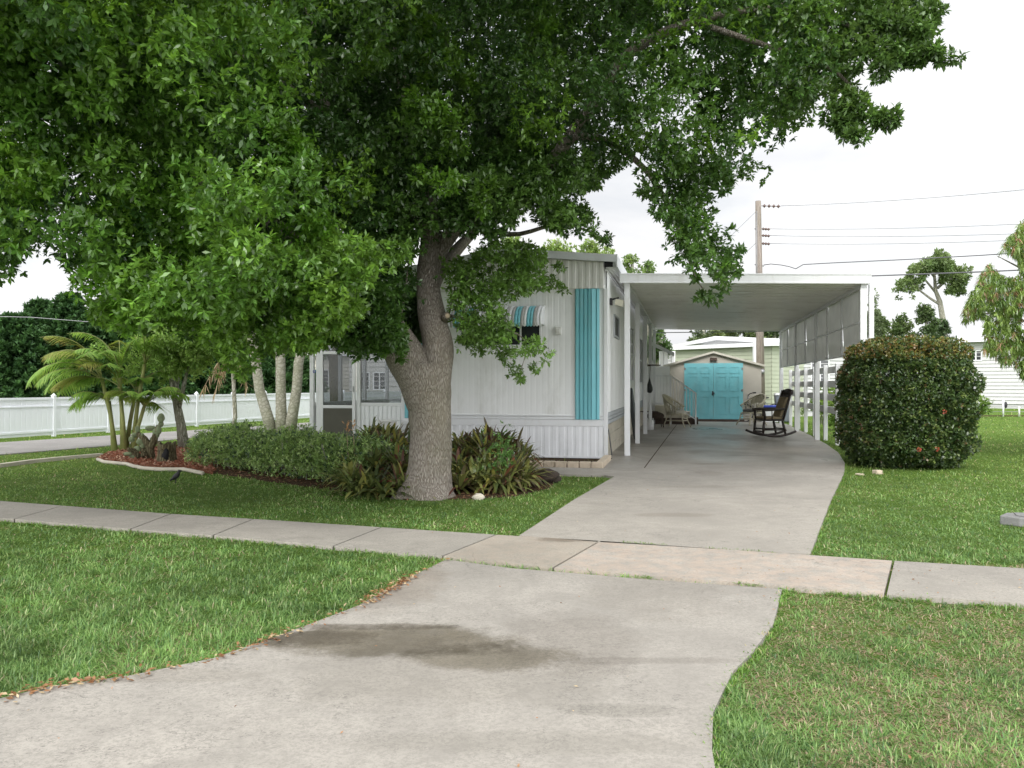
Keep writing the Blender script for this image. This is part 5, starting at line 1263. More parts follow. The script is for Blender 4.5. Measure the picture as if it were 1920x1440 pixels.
def areca():
    b = G(228, 846); r = thing('areca_palm', 'clumping yellow-green areca palm with arching fronds by the mulch bed', 'palm', b)
    m_ = MB(); f = Fol(); ra = MB()
    stems = [((-.12, 0), (-.42, .05, 1.45)), ((0, .05), (-.08, .1, 1.5)), ((.08, -.03), (-.02, -.05, 1.3)), ((.18, .08), (.42, .1, 1.75)), ((.02, .15), (.15, .3, 1.2)), ((.24, 0), (.5, -.1, .9)), ((-.2, .08), (-.35, .2, 1.0))]
    for i, ((x, y), (tx, ty, tz)) in enumerate(stems):
        B = np.array((b[0] + x, b[1] + y, 0)); T = np.array((b[0] + tx, b[1] + ty, tz)); Md = (B + T) / 2 + np.array((-(tx - x) * .12, 0, 0))
        m_.tube([B, Md, T], [.05, .04, .035], 10)
    FR = [(0, PI - .1, 1.6, 1.2, 2.5), (0, PI + .5, 1.5, 1.35, 1.8), (0, PI - .6, 1.3, .9, 1.7), (1, PI + .1, 1.5, 1.45, 1.9), (1, PI * .5, 1.4, 1.3, 1.6), (1, -.6, 1.3, 1.4, 1.8), (1, -2.2, 1.2, 1.2, 1.9), (3, .1, 1.3, 1.3, 2.1), (3, PI - .3, 1.5, 1.35, 1.5), (3, -1.2, 1.2, 1.35, 1.8), (3, 1.5, 1.3, 1.4, 1.5), (3, .6, 1.2, 1.1, 2.2), (2, -2.0, 1.1, 1.2, 2.0), (2, PI - .1, 1.0, .6, 1.4), (4, .3, 1.1, 1.1, 2.0), (5, -.1, .9, 1.1, 1.7), (5, .3, 1.0, .9, 1.9), (5, -1.0, .8, 1.0, 1.5), (6, PI, .9, .5, 1.8), (6, -2.2, .8, .7, 1.4), (0, PI - .3, 1.2, .2, 1.3), (3, -.4, 1.1, 1.5, 2.0), (0, PI + .9, 1.4, 1.1, 2.0)]
    FR = FR + [(random.choice((4, 5, 6)), random.uniform(0, 6.28), random.uniform(.5, .85), random.uniform(.5, 1.3), 1.6) for _ in range(10)] + [(0, PI + .15, 1.75, .75, 2.3), (0, PI - .25, 1.6, .5, 1.9)]
    FR = FR + [(i, az + random.uniform(.4, .9), L * .85, el + .1, dr) for (i, az, L, el, dr) in FR[::2]]
    for (i, az, L, el, dr) in FR:
        (x, y), (tx, ty, tz) = stems[i]; yl = random.random()
        col = ((.17, .33, .06), (.32, .48, .10)) if yl < .75 else ((.21, .29, .05), (.30, .36, .08))
        frond(f, ra, (b[0] + tx, b[1] + ty, tz), az, L * 1.08, el, dr, ll=.44, n=60, col=col, lw=.019, tip=(.34, .30, .09) if yl > .9 else None)
    m_.build('trunk', M['greenstem'], r); ra.build('frond_stem', M['greenstem'], r); f.build('fronds', M['leafbg'], r)
    # shaggy low offshoots
areca()
def triple_palm():
    b = G(520, 817); r = thing('triple_palm', 'palm with three smooth grey trunks spreading from one base behind the low hedge', 'palm', b)
    D = b[1]
    for (px0, px1, pxt, pyt) in ((512, 480, 466, 590), (528, 526, 521, 560), (542, 560, 580, 560)):
        p = [P(px0, 822, D), P((px0 * 2 + px1) / 3, 780, D), P(px1 * .8 + px0 * .2, 730, D), P(px1, 680, D), P((px1 + pxt) / 2, 635, D), P(pxt, pyt, D), P(pxt + (pxt - 525) * .3, pyt - 90, D)]
        tr_ = MB().tube(p, [.17, .145, .13, .125, .12, .11, .09], 16).build('trunk', M['palmbark'], r)
        f = Fol(); ra = MB(); top = p[-1]
        for k in range(11): frond(f, ra, top, k * 2 * PI / 11 + px0, 1.5, random.uniform(.2, 1.2), 1.6, ll=.4, n=28, col=((.05, .11, .02), (.12, .2, .04)), lw=.035)
        f.build('fronds', M['leafbg'], r); ra.build('frond_stem', M['greenstem'], r)
triple_palm()
# palm with hanging dry fronds
b = G(437, 814); D = b[1]
r = thing('slender_palm', 'slender palm with brown dry fronds hanging beside its thin trunk', 'palm', b)
MB().tube([b, P(441, 780, D), P(439, 740, D), P(437, 690, D), P(432, 640, D)], [.065, .058, .055, .055, .05], 10, wob=.05).build('trunk', M['bark2'], r)
f = Fol(); ra = MB()
for (px, py, tx, ty) in ((432, 655, 380, 730), (433, 660, 402, 738), (440, 660, 466, 732), (436, 650, 410, 700), (430, 650, 452, 690)):
    a_ = np.array(P(px, py, D)); b_ = np.array(P(tx, ty, D - .1)); m1 = (a_ + b_) / 2 + np.array((0, 0, .12)); ra.tube([a_, m1, b_], [.02, .015, .006], 5)
    n = 30; t = RNG.uniform(.3, 1, n)[:, None]; c = a_ * (1 - t) + b_ * t + np.array((0, 0, .1)) * (4 * t * (1 - t)); d = np.tile((0, 0, -1.0), (n, 1)) + RNG.normal(0, .25, (n, 3)); f.straps(c, d, .3, .02, .1, cols(n, (.26, .18, .09), (.42, .33, .2)), seg=2, up=rdirs(n))
for k in range(12): frond(f, ra, P(432, 640, D), k * .55, 1.2, random.uniform(.3, 1.2), 1.6, ll=.4, n=26, col=((.06, .13, .02), (.14, .22, .04)), lw=.03)
f.build('fronds', M['leafbg'], r); ra.build('frond_stem', M['cushion'], r)
# little forked tree
D = 17.2; b = P(345, 720, D); b = (b[0], b[1], 0)
tp = [[(b[0], D, 0), P(340, 800, D), P(334, 770, D), P(326, 735, D), P(318, 700, D), P(310, 660, D)], [P(334, 770, D), P(342, 735, D - .1), P(350, 700, D - .2), P(365, 660, D - .2)], [P(328, 745, D), P(336, 700, D + .1), P(335, 640, D + .2)], [P(340, 745, D), P(325, 710, D), P(300, 680, D)]]
bl = [(P(random.gauss(335, 42), random.gauss(655, 27), D + random.gauss(0, .35)), random.uniform(.12, .24)) for _ in range(120)]
small_tree('ornamental_tree', 'small forked tree with pale bark and light green leaves behind the low hedge', b, tp, [[.13, .10, .09, .055, .04, .02], [.06, .045, .035, .015], [.05, .035, .015], [.04, .03, .012]], bl, .08, .035, (.19, .32, .07), (.32, .46, .13), M['leafbg'], per=420)
# brighter leaves low-hanging in front belong to the crown; one more tree trunk seen through the porch
D = 25.5; b = P(632, 720, D); b = (b[0], b[1], 0)
bl = [(P(random.gauss(640, 60), random.gauss(560, 30), D + random.gauss(0, .8)), random.uniform(.4, .7)) for _ in range(34)]
small_tree('yard_tree', 'dark-trunked tree seen through the porch door glass', b, [[b, P(631, 740, D), P(628, 690, D), P(634, 640, D), P(634, 590, D)], [P(628, 690, D), P(612, 650, D), P(600, 600, D)]], [[.22, .2, .19, .17, .1], [.1, .08, .04]], bl, .16, .07, (.05, .1, .02), (.1, .16, .03), M['leafbg'], per=80, bark_='stump')
# cactus
def cactus():
    b = G(287, 864); D = b[1]; r = thing('prickly_pear', 'prickly pear cactus with twisted pads on the red mulch', 'cactus', b)
    m_ = MB(); tr_ = MB()
    tr_.tube([P(284, 858, D), P(281, 838, D), P(270, 822, D), P(258, 812, D)], [.07, .065, .055, .04], 10, wob=.12)
    tr_.tube([P(281, 842, D), P(288, 828, D), P(293, 812, D), P(298, 798, D)], [.065, .06, .05, .045], 10, wob=.12)
    tr_.tube([P(271, 856, D - .1), P(268, 840, D), P(262, 825, D)], [.05, .05, .04], 8, wob=.1)
    tr_.tube([P(262, 857, D - .1), P(250, 845, D - .1), P(240, 842, D - .2)], [.05, .05, .03], 8, wob=.1)
    tr_.build('trunk', M['stump'], r)
    for (px, py, w, h, ry) in ((302, 784, 7, 9, .2), (302, 795, 5, 6, 0), (293, 812, 7, 10, 0), (288, 827, 8, 9, .1), (282, 803, 11, 5, .3), (252, 816, 6, 5, 0), (247, 824, 6, 6, .2), (258, 805, 5, 7, -.2), (266, 817, 5, 5, 0), (262, 828, 7, 6, 0), (257, 842, 7, 6, .2), (267, 838, 5, 7, .1), (275, 860, 5, 9, 0), (285, 862, 5, 9, 0), (296, 862, 4, 6, 0), (250, 857, 8, 4, .2), (298, 806, 5, 9, .1), (240, 851, 9, 4, 0)):
        c = P(px, py, D + random.uniform(-.08, .08)); w_ = w / F * D; h_ = h / F * D; MB().ball(c, (w_, .03, h_), 14, 10, lump=.12).build('pad', M['cactus'], r)
cactus()
b = G(311, 868); D = b[1]
r = thing('hollow_stump', 'dark hollow tree stump standing on the mulch beside the cactus', 'stump', b)
ring_o = []; m_ = MB(); n = 18; vs = []
for j, (z, ro) in enumerate(((0, .17), (.12, .15), (.26, .14), (.34, .15))):
    for k in range(n):
        a = 2 * PI * k / n; w = ro * (1 + .12 * math.sin(3 * a) + .06 * math.sin(7 * a)); vs.append((b[0] + w * math.cos(a), b[1] + w * math.sin(a), z + (.03 * math.sin(5 * a) if j == 3 else 0)))
for j, (z, ro) in enumerate(((.34, .115), (.05, .11))):
    for k in range(n):
        a = 2 * PI * k / n; w = ro * (1 + .1 * math.sin(3 * a)); vs.append((b[0] + w * math.cos(a), b[1] + w * math.sin(a), z + (.03 * math.sin(5 * a) if j == 0 else 0)))
fs = []
for j in range(5):
    for k in range(n):
        # front opening is not cut through the wall
        a = 2 * PI * (k + .5) / n
        if j in (1,) and False: continue
        fs.append((j * n + k, j * n + (k + 1) % n, (j + 1) * n + (k + 1) % n, (j + 1) * n + k))
fs.append(tuple(5 * n + k for k in range(n)))
m_.add(vs, fs, sm=True).build('bark', M['stump'], r)
mh = MB(); mh.ball((b[0] + .02, b[1] - .115, .15), (.085, .055, .13), 14, 10, lump=.15); mh.build('hollow', M['dark'], r)  # near-black ball painted as the shade inside the stump opening

# bird
def bird():
    b = G(330, 906); r = thing('blackbird', 'small black bird standing on the lawn in front of the low hedge', 'bird', (b[0], b[1], 0.0), rz=0)
    m_ = MB(); x, y = b[0], b[1]
    m_.tube([(x - .085, y, .035), (x - .05, y, .055), (x - .02, y, .08), (x + .015, y, .11), (x + .03, y, .135), (x + .035, y, .155), (x + .045, y, .168), (x + .062, y, .168), (x + .085, y, .162)], [.008, .016, .034, .036, .026, .018, .021, .013, .003], 10)
    m_.tube([(x - .005, y - .012, .07), (x - .005, y - .012, 0), (x + .02, y - .012, 0)], .004, 5); m_.tube([(x - .005, y + .012, .07), (x - .005, y + .012, 0), (x + .02, y + .012, 0)], .004, 5)
    m_.build('body', M['bird'], r)
bird()

# mango-like tree at the right edge
def right_tree():
    D = 15.5; bx = P(2060, 720, D); b = (bx[0], D, 0)
    r = thing('red_leaved_tree', 'tree with long drooping leaves and reddish new growth at the right edge', 'tree', b)
    m_ = MB(); m_.tube([b, (b[0] - .05, D, 1.0), P(2040, 560, D), P(1990, 480, D), P(1930, 450, D)], [.2, .16, .13, .08, .03], 12, wob=.05)
    for (px, py) in ((1900, 560), (1860, 620), (1850, 520), (1920, 640), (1830, 590), (1890, 670), (1870, 480)):
        m_.tube([P(2035, 590, D), P((2035 + px) / 2, (590 + py) / 2 - 12, D), P(px, py, D + random.uniform(-.5, .5))], [.05, .03, .008], 6)
    m_.build('trunk', M['bark2'], r)
    out = [(1920, 410), (1895, 440), (1870, 480), (1845, 505), (1830, 530), (1815, 560), (1805, 590), (1812, 612), (1840, 615), (1850, 640), (1845, 655), (1880, 680), (1905, 700), (1925, 712), (2000, 740), (2250, 700), (2300, 500), (2150, 330), (2000, 350)]
    f = Fol(); n = 0; C = []
    while len(C) < 5600:
        px = random.uniform(1795, 2300); py = random.uniform(340, 730)
        if px > 1960 and random.random() < .5: continue
        if math.sin(px * .055 + 2 * math.sin(py * .03)) + math.sin(py * .06 + px * .02) < -.95: continue
        if inpoly(np.array([px]), np.array([py]), out)[0]: C.append(P(px, py, D + random.gauss(0, .75)))
    C = np.array(C); n = len(C); nl = 11
    red = RNG.uniform(0, 1, n) < .11; px_ = CX + C[:, 0] / C[:, 1] * F
    col = cols(n, (0.085, 0.165, 0.035), (0.24, 0.34, 0.08)); col[red] = cols(int(red.sum()), (0.22, 0.15, 0.07), (0.33, 0.21, 0.12))
    b_ = np.repeat(C, nl, 0); d = rdirs(n * nl); d[:, 2] = d[:, 2] * .85 - .05
    cc = np.repeat(col, nl, 0) * RNG.uniform(.75, 1.25, (n * nl, 1))
    f.straps(b_, d, RNG.uniform(.06, .12, n * nl), RNG.uniform(.014, .022, n * nl), RNG.uniform(.3, .9, n * nl), cc, seg=3, prof=lambda t: math.sin(PI * min(1, t * .9 + .1)) ** .7 + .03)
    f.build('crown', M['bushleaf'], r)
right_tree()

# umbrella pine far right
D = 62; b = P(1772, 720, D); b = (b[0], D, 0)
tp = [[b, P(1768, 600, D), P(1762, 565, D), P(1754, 545, D), P(1752, 515, D), P(1762, 500, D)], [P(1754, 548, D), P(1735, 525, D), P(1720, 510, D)], [P(1764, 572, D), P(1745, 560, D), P(1725, 545, D), P(1712, 530, D), P(1700, 520, D)], [P(1758, 540, D), P(1775, 525, D), P(1790, 520, D)], [P(1752, 520, D), P(1740, 500, D)]]
bl = []
for (px, py, s_) in ((1740, 498, 17), (1760, 488, 15), (1775, 500, 16), (1795, 505, 14), (1805, 525, 11), (1790, 535, 13), (1720, 508, 14), (1705, 525, 12), (1692, 532, 9), (1715, 535, 8), (1775, 520, 12), (1800, 540, 9), (1755, 505, 12), (1730, 520, 8), (1698, 545, 6), (1780, 545, 8)):
    for k in range(9): bl.append((P(px + random.gauss(0, 7), py + random.gauss(0, 5), D + random.gauss(0, 1)), s_ / F * D * random.uniform(.35, .6)))
small_tree('umbrella_pine', 'lone umbrella-shaped pine with bare forked trunk above the far roofs', b, tp, [[.26, .22, .18, .14, .1, .05], [.1, .07, .04], [.11, .09, .07, .05, .03], [.12, .08, .04], [.1, .05]], bl, 0.28, .12, (.10, .16, .05), (.16, .22, .08), M['leafbg'], per=150, bark_='bark2')

# background trees in groups
def bgtree(name, label, px, topy, D, w, h_px, c1=(.07, .12, .03), c2=(.13, .19, .06), n=26, L=.3, group=None, conif=False):
    b = P(px, 720, D); b = (b[0], D, 0); top = P(px, topy, D)[2]
    wr = w / 2 / F * D; low = P(px, topy + h_px, D)[2]; low = max(low, .4)
    bl = []
    for k in range(n):
        t = random.random(); z = low + (top - low) * t; ww = wr * (math.sin(PI * min(.97, t * .9 + .12)) ** .7) if not conif else wr * (1.05 - t)
        bl.append(((b[0] + random.uniform(-1, 1) * ww * .8, D + random.uniform(-1, 1) * ww * .7, z - .25 * wr * t), max(.25, wr * random.uniform(.22, .4)) * (1 if not conif else .8)))
    return small_tree(name, label, b, [[b, (b[0] + .1, D, (low + top) / 2), (b[0], D, top - .3)]], [[.22, .15, .04]], bl, L, L * .45, c1, c2, M['leafbg'], per=150, nl=7, group=group)
lt = ((.13, .22, .05), (.24, .33, .09))
BG = [('leafy_tree', 'light green tree top showing above the left end of the home roof', 960, 438, 36, 90, 120, *lt),
      ('leafy_tree', 'light green tree top above the middle of the home roof', 1045, 440, 37, 110, 110, *lt),
      ('leafy_tree', 'light green tree top above the right corner of the home roof', 1112, 440, 38, 90, 110, *lt),
      ('leafy_tree', 'green tree top peeking between the home roof and the carport roof', 1184, 470, 40, 70, 120, (.09, .17, .04), (.2, .28, .08)),
      ('leafy_tree', 'lower green tree behind the left end of the carport roof', 1215, 484, 42, 50, 120, (.09, .17, .04), (.2, .28, .08)),
      ('leafy_tree', 'dark green tree hanging over the roof wing at the far end of the carport', 1232, 612, 34, 50, 60, (.04, .09, .02), (.08, .15, .03)),
      ('far_tree', 'rounded tree just right of the carport edge', 1640, 578, 58, 75, 120, (.08, .13, .04), (.14, .19, .07)),
      ('far_tree', 'rounded far tree below the left branches of the umbrella pine', 1690, 582, 60, 70, 120, (.08, .13, .04), (.13, .18, .06)),
      ('far_tree', 'darker far tree at the foot of the umbrella pine', 1735, 572, 61, 70, 120, (.07, .12, .04), (.12, .17, .06)),
      ('far_tree', 'low dark far tree right of the foot of the umbrella pine', 1772, 598, 58, 50, 100, (.05, .09, .03), (.08, .13, .05)),
      ('far_tree', 'feathery dark tree low behind the left of the tan shed', 1318, 596, 50, 70, 110, (.07, .11, .04), (.12, .16, .06)),
      ('far_tree', 'feathery dark tree low behind the middle of the tan shed', 1365, 596, 50, 80, 110, (.08, .12, .04), (.14, .18, .06)),
      ('far_tree', 'feathery tree low behind the utility pole under the carport roof', 1415, 596, 50, 80, 110, (.08, .12, .04), (.14, .18, .06)),
      ('far_tree', 'small dark tree at the carport far right corner', 1450, 596, 50, 60, 110, (.05, .09, .03), (.1, .15, .05))]
for (nm, lab, px, ty, D, w, hp, c1, c2) in BG: bgtree(nm, lab, px, ty, D, w, hp, c1, c2, L=.16 if D < 45 else .24)
# slim spire
D = 57; b = P(1638, 720, D); b = (b[0], D, 0); bl = [(P(1638 + random.gauss(0, 3) * (t + .2), 545 + 90 * t, D), .22 + .5 * t) for t in np.linspace(0, 1, 12)]
small_tree('spire_tree', 'slim pale conifer spire poking above the trees beside the carport', b, [[b, P(1636, 550, D)]], [[.15, .03]], bl, .28, .08, (.10, .14, .06), (.14, .18, .09), M['leafbg'], per=50)
# shrubs behind the rail fence
for (px, py, D, rr_, lab) in ((1560, 735, 20.5, .55, 'bright green shrub behind the near end of the rail fence'), (1520, 745, 24, .5, 'green shrub behind the middle of the rail fence'), (1498, 755, 27.5, .45, 'dark shrub behind the far end of the rail fence'), (1838, 763, 33, .35, 'low yellow-green shrub at the corner of the white lap-sided house')):
    p = P(px, 720, D); p = (p[0] + (.75 if px < 1600 else 0), p[1], p[2]); bl = [((p[0] + random.gauss(0, rr_ * .5), D + random.gauss(0, rr_ * .5), random.uniform(.15, 1.55 * rr_ * 1.6)), rr_ * random.uniform(.35, .6)) for _ in range(18)]
    small_tree('garden_shrub', lab, (p[0], D, 0), [[(p[0], D, 0), (p[0], D, rr_ * 1.5)]], [[.03, .01]], bl, .11, .05, (.09, .17, .03), (.2, .3, .06), M['leafbg'], per=240, cat='shrub')

# dark conifers beyond the white fence
def conifer(px, topy, D, w, lab):
    b = P(px, 720, D); x, y = b[0], D; top = P(px, topy, D)[2]; r = thing('conifer', lab, 'tree', (x, y, 0), group='dark conifers behind the white fence')
    MB().tube([(x, y, 0), (x, y, top * .6), (x, y, top)], [.22, .14, .03], 8).build('trunk', M['bark2'], r)
    f = Fol(); wr = w * 1.2 / 2 / F * D; tiers = int(top / .26); m_ = MB(); Bs = []; Ds = []; Cs = []
    for i in range(tiers):
        z = .25 + (top - .3) * i / tiers; fr_ = (1 - i / tiers) ** .85; nb = 12
        for k in range(nb):
            a = k * 2 * PI / nb + i * .7 + random.uniform(-.2, .2); L = wr * (fr_ * .9 + .08) * random.uniform(.8, 1.15)
            n = int(34 * L + 10); t = RNG.uniform(.05, 1, n); up = .18 * L * t ** 2
            px_ = np.stack([x + np.cos(a) * L * t, y + np.sin(a) * L * t, z + up + RNG.normal(0, .03, n)], 1)
            px_[:, :2] += RNG.normal(0, .09, (n, 2)) * (1.2 - t)[:, None] * L * .6
            Bs.append(px_); dd = np.tile((np.cos(a) * .7, np.sin(a) * .7, .55), (n, 1)) + RNG.normal(0, .45, (n, 3)); Ds.append(dd)
            Cs.append(cols(n, (.020, .052, .018), (.05, .11, .03)) * (0.8 + .6 * t[:, None]))
    Bs = np.concatenate(Bs); Ds = np.concatenate(Ds); Cs = np.concatenate(Cs)
    f.rosettes(Bs, Ds, 4, .26, .085, Cs, .5, cj=.1); f.build('crown', M['conifer'], r)
for (px, ty, D, w, lab) in ((-60, 560, 34, 230, 'broad dark conifer at the left edge, cut by the frame'), (30, 585, 33, 190, 'low dark conifer by the left edge behind the fence'), (75, 560, 38, 170, 'dark conifer whose pointed tip stands in the gap of sky'), (130, 548, 35, 170, 'dark conifer touching the left fringe of the big crown'), (215, 560, 36, 190, 'dark conifer behind the areca palm'), (300, 570, 37, 190, 'dark conifer behind the small forked tree'), (385, 580, 37, 180, 'dark conifer behind the slender palm'), (470, 600, 40, 170, 'dark conifer behind the triple palm\'s left trunk'), (545, 640, 41, 120, 'smaller dark conifer between the triple palm and the beige house'),):
    conifer(px, ty, D, w, lab)

# ------------------------------------------------------------------ furniture and small things under the carport
def rocking_chair():
    p = S(*(0, 0)); b = G(1443, 821); r = thing('rocking_chair', 'dark wooden rocking chair with a tan cushion near the rail fence', 'chair', b, rz=PI + .12)
    # local frame: faces +x
    k = 1.08
    def L(*a): return tuple(x * k for x in a)
    m_ = MB().box(-.25 * k, .27 * k, -.25 * k, .25 * k, .40 * k, .44 * k); m_.build('seat', M['walnut'], r, local=True, bevel=.012)
    for y in (-.25, .25):
        pts = [L(-.52 + .11 * i, y, .055 + .055 * (abs(i - 4.4) / 4.4) ** 2 * 2.0) for i in range(10)]
        MB().tube(pts, .03, 8).build('rocker', M['walnut'], r, local=True)
        for (xa, xb) in ((.24, .27), (-.2, -.27)): MB().tube([L(xa, y * .95, .40), L((xa + xb) / 2, y, .25), L(xb, y, .09)], [.028, .036, .026], 8).build('leg', M['walnut'], r, local=True)
        MB().tube([L(-.25, y, .68), L(0, y * 1.06, .665), L(.22, y * 1.08, .66), L(.30, y * 1.08, .645)], [.026, .034, .038, .034], 8).build('armrest', M['walnut'], r, local=True)
        MB().tube([L(.22, y, .42), L(.24, y * 1.05, .55), L(.25, y * 1.07, .65)], [.026, .036, .024], 8).tube([L(.05, y, .42), L(.06, y * 1.03, .65)], [.014, .014], 8).build('arm_support', M['walnut'], r, local=True)
    bk = MB()
    for y in (-.23, .23): bk.tube([L(-.22, y, .42), L(-.33, y, .78), L(-.42, y, 1.1)], [.03, .032, .028], 8)
    for y in (-.14, -.07, 0, .07, .14): bk.tube([L(-.22, y, .43), L(-.31, y, .75), L(-.41, y, 1.05)], [.015, .022, .015], 6)
    bk.build('backrest', M['walnut'], r, local=True)
    MB().hexa([L(-.40, -.28, 1.0), L(-.40, .28, 1.0), L(-.44, .28, 1.0), L(-.44, -.28, 1.0), L(-.43, -.24, 1.12), L(-.43, .24, 1.12), L(-.48, .24, 1.12), L(-.48, -.24, 1.12)][::1]).ball(L(-.445, 0, 1.1), (.04, .2, .05), 14, 8).build('headrest', M['walnut'], r, local=True, bevel=.01)
    st = MB()
    for z, xx in ((.22, .25), (.16, .26)):
        st.tube([L(xx, -.25, z), L(xx, .25, z)], .018, 6)
    for y in (-.25, .25): st.tube([L(.25, y, .2), L(-.24, y, .2)], .018, 6)
    st.tube([L(-.24, -.25, .22), L(-.24, .25, .22)], .018, 6); st.build('stretcher', M['walnut'], r, local=True)
    MB().box(-.22 * k, .24 * k, -.22 * k, .22 * k, .442 * k, .50 * k).build('cushion', M['cushion'], r, local=True, bevel=.025)
    MB().hexa([L(-.15, -.2, .50), L(-.15, .2, .50), L(-.22, .2, .50), L(-.22, -.2, .50), L(-.32, -.19, .95), L(-.32, .19, .95), L(-.38, .19, .95), L(-.38, -.19, .95)]).build('back_cushion', M['cushion'], r, local=True, bevel=.02)
rocking_chair()
def wicker_chair(loc, rz, lab, cushion):
    r = thing('wicker_chair', lab, 'chair', loc, rz=rz, group='cream wicker chairs'); k = 1.0
    # faces +x, barrel back
    ring = lambda rad, z, a0, a1, n=15: [(-rad * math.cos(a0 + (a1 - a0) * i / (n - 1)) * .95, rad * math.sin(a0 + (a1 - a0) * i / (n - 1)), z(i / (n - 1)) if callable(z) else z) for i in range(n)]
    topz = lambda t: .62 + .36 * math.sin(PI * t) ** 1.3
    MB().tube(ring(.42, topz, -1.9, 1.9), .028, 8).build('top_rail', M['wicker'], r, local=True)
    MB().tube(ring(.30, .40, -3.14, 3.14, 25), .024, 8).build('seat_ring', M['wicker'], r, local=True)
    bk = MB(); n = 17
    for i in range(n):
        a = -1.8 + 3.6 * i / (n - 1); t = (a + 1.9) / 3.8
        bk.tube([(-.29 * math.cos(a), .30 * math.sin(a), .40), (-.36 * math.cos(a), .37 * math.sin(a), .40 + (topz(t) - .4) * .55), (-.40 * math.cos(a), .42 * math.sin(a), topz(t))], .016, 5)
    bk.build('backrest', M['wicker'], r, local=True)
    pn = MB(); vs = []; fs = []; m_ = 15
    for i in range(m_):
        a = -1.0 + 2.0 * i / (m_ - 1); t = (a + 1.9) / 3.8
        for j in range(3):
            u = .55 + .4 * j / 2; vs.append((-(.30 + .1 * u) * math.cos(a), (.31 + .1 * u) * math.sin(a), .4 + (topz(t) - .4) * u))
    for i in range(m_ - 1):
        for j in range(2): fs.append((i * 3 + j, i * 3 + 3 + j, i * 3 + 4 + j, i * 3 + 1 + j))
    pn.add(vs, fs, sm=True).build('back_panel', M['wicker'], r, local=True)
    for (x, y) in ((.24, .22), (.24, -.22), (-.22, .2), (-.22, -.2)): MB().tube([(x, y, .40), (x * 1.15, y * 1.15, .2), (x * 1.5, y * 1.5, 0)], [.024, .02, .02], 8).build('leg', M['wicker'], r, local=True)
    st = MB().tube([(.27, .25, .2), (.27, -.25, .2)], .012, 6).tube([(-.25, .23, .2), (-.25, -.23, .2)], .012, 6).tube([(.27, .25, .2), (-.25, .23, .2)], .012, 6).tube([(.27, -.25, .2), (-.25, -.23, .2)], .012, 6).tube([(.26, .25, .3), (.31, 0, .26), (.26, -.25, .3)], .012, 6)
    st.build('stretcher', M['wicker'], r, local=True)
    c = MB(); c.tube([(0, 0, .40), (0, 0, .42), (0, 0, .49), (0, 0, .52)], [.26, .29, .29, .22], 20); c.build('cushion', M[cushion], r, local=True)
g_ = G(1268, 803); wicker_chair((g_[0], g_[1], zs), -.5, 'cream wicker chair with a pale seat cushion left of the turquoise doors', 'palecush')
g_ = G(1410, 799); wicker_chair((g_[0], g_[1], zs), PI + .4, 'cream wicker chair with a grey cushion right of the turquoise doors, behind the rocker', 'darkcush')

def bicycle():
    g_ = G(1425, 793); r = thing('bicycle', 'dark bicycle parked behind the wicker chair beside the shed', 'bicycle', (g_[0], g_[1], zs), rz=PI * .92)
    for x in (-.5, .52):
        pts = [(x + .31 * math.cos(a), 0, .31 + .31 * math.sin(a)) for a in np.linspace(0, 2 * PI, 25)]
        w = MB().tube(pts, .02, 8).build('wheel', M['rubber'], r, local=True)
        sp_ = MB()
        for k in range(12): a = k * PI / 6; sp_.bar((x, 0, .31), (x + .3 * math.cos(a), 0, .31 + .3 * math.sin(a)), .004)
        sp_.tube([(x, -.04, .31), (x, .04, .31)], .02, 8); sp_.build('spokes', M['metal'], w, local=True)
    MB().tube([(-.5, 0, .31), (-.05, 0, .28), (.42, 0, .72), (-.15, 0, .72), (-.05, 0, .28)], .016, 8).tube([(-.5, 0, .31), (-.15, 0, .72)], .012, 8).tube([(-.17, 0, .8), (-.05, 0, .28)], .016, 8).tube([(.52, 0, .31), (.42, 0, .72), (.38, 0, .92)], .015, 8).build('frame', M['metal'], r, local=True)
    MB().ball((-.18, 0, .84), (.13, .07, .035), 12, 8).build('saddle', M['rubber'], r, local=True)
    MB().tube([(.22, -.28, 1.02), (.34, -.2, .98), (.38, 0, .94), (.34, .2, .98), (.22, .28, 1.02)], .014, 8).tube([(.24, -.27, 1.01), (.14, -.3, 1.02)], .022, 8).tube([(.24, .27, 1.01), (.14, .3, 1.02)], .022, 8).build('handlebar', M['rubber'], r, local=True)
bicycle()
g_ = G(1468, 792)
r = thing('wheelie_bin', 'grey wheelie bin by the far end of the rail fence', 'bin', (g_[0], g_[1], 0), rz=-.2)
MB().hexa([(-.22, -.22, .04), (.22, -.22, .04), (.22, .22, .04), (-.22, .22, .04), (-.28, -.28, .95), (.28, -.28, .95), (.28, .28, .95), (-.28, .28, .95)]).build('body', M['bin'], r, local=True, bevel=.02)
M['lid'] = paint('pale_lid', (.55, .56, .57), .4)
MB().hexa([(-.30, -.31, .96), (.30, -.31, .96), (.30, .30, .96), (-.30, .30, .96), (-.26, -.26, 1.03), (.26, -.26, 1.03), (.26, .26, 1.03), (-.26, .26, 1.03)]).build('lid', M['lid'], r, local=True, bevel=.01)
for x in (-.2, .2): MB().tube([(x - .03, .25, .09), (x + .03, .25, .09)], .09, 14).build('wheel', M['rubber'], r, local=True)
g_ = G(1443, 793)
r = thing('cooler', 'blue and white cooler box between the bicycle and the grey bin', 'cooler', (g_[0], g_[1], zs), rz=-.2)
MB().box(-.27, .27, -.17, .17, 0, .50).build('body', M['white'], r, local=True, bevel=.015)
MB().box(-.275, .275, -.175, .175, .502, .58).build('lid', M['blue'], r, local=True, bevel=.02)
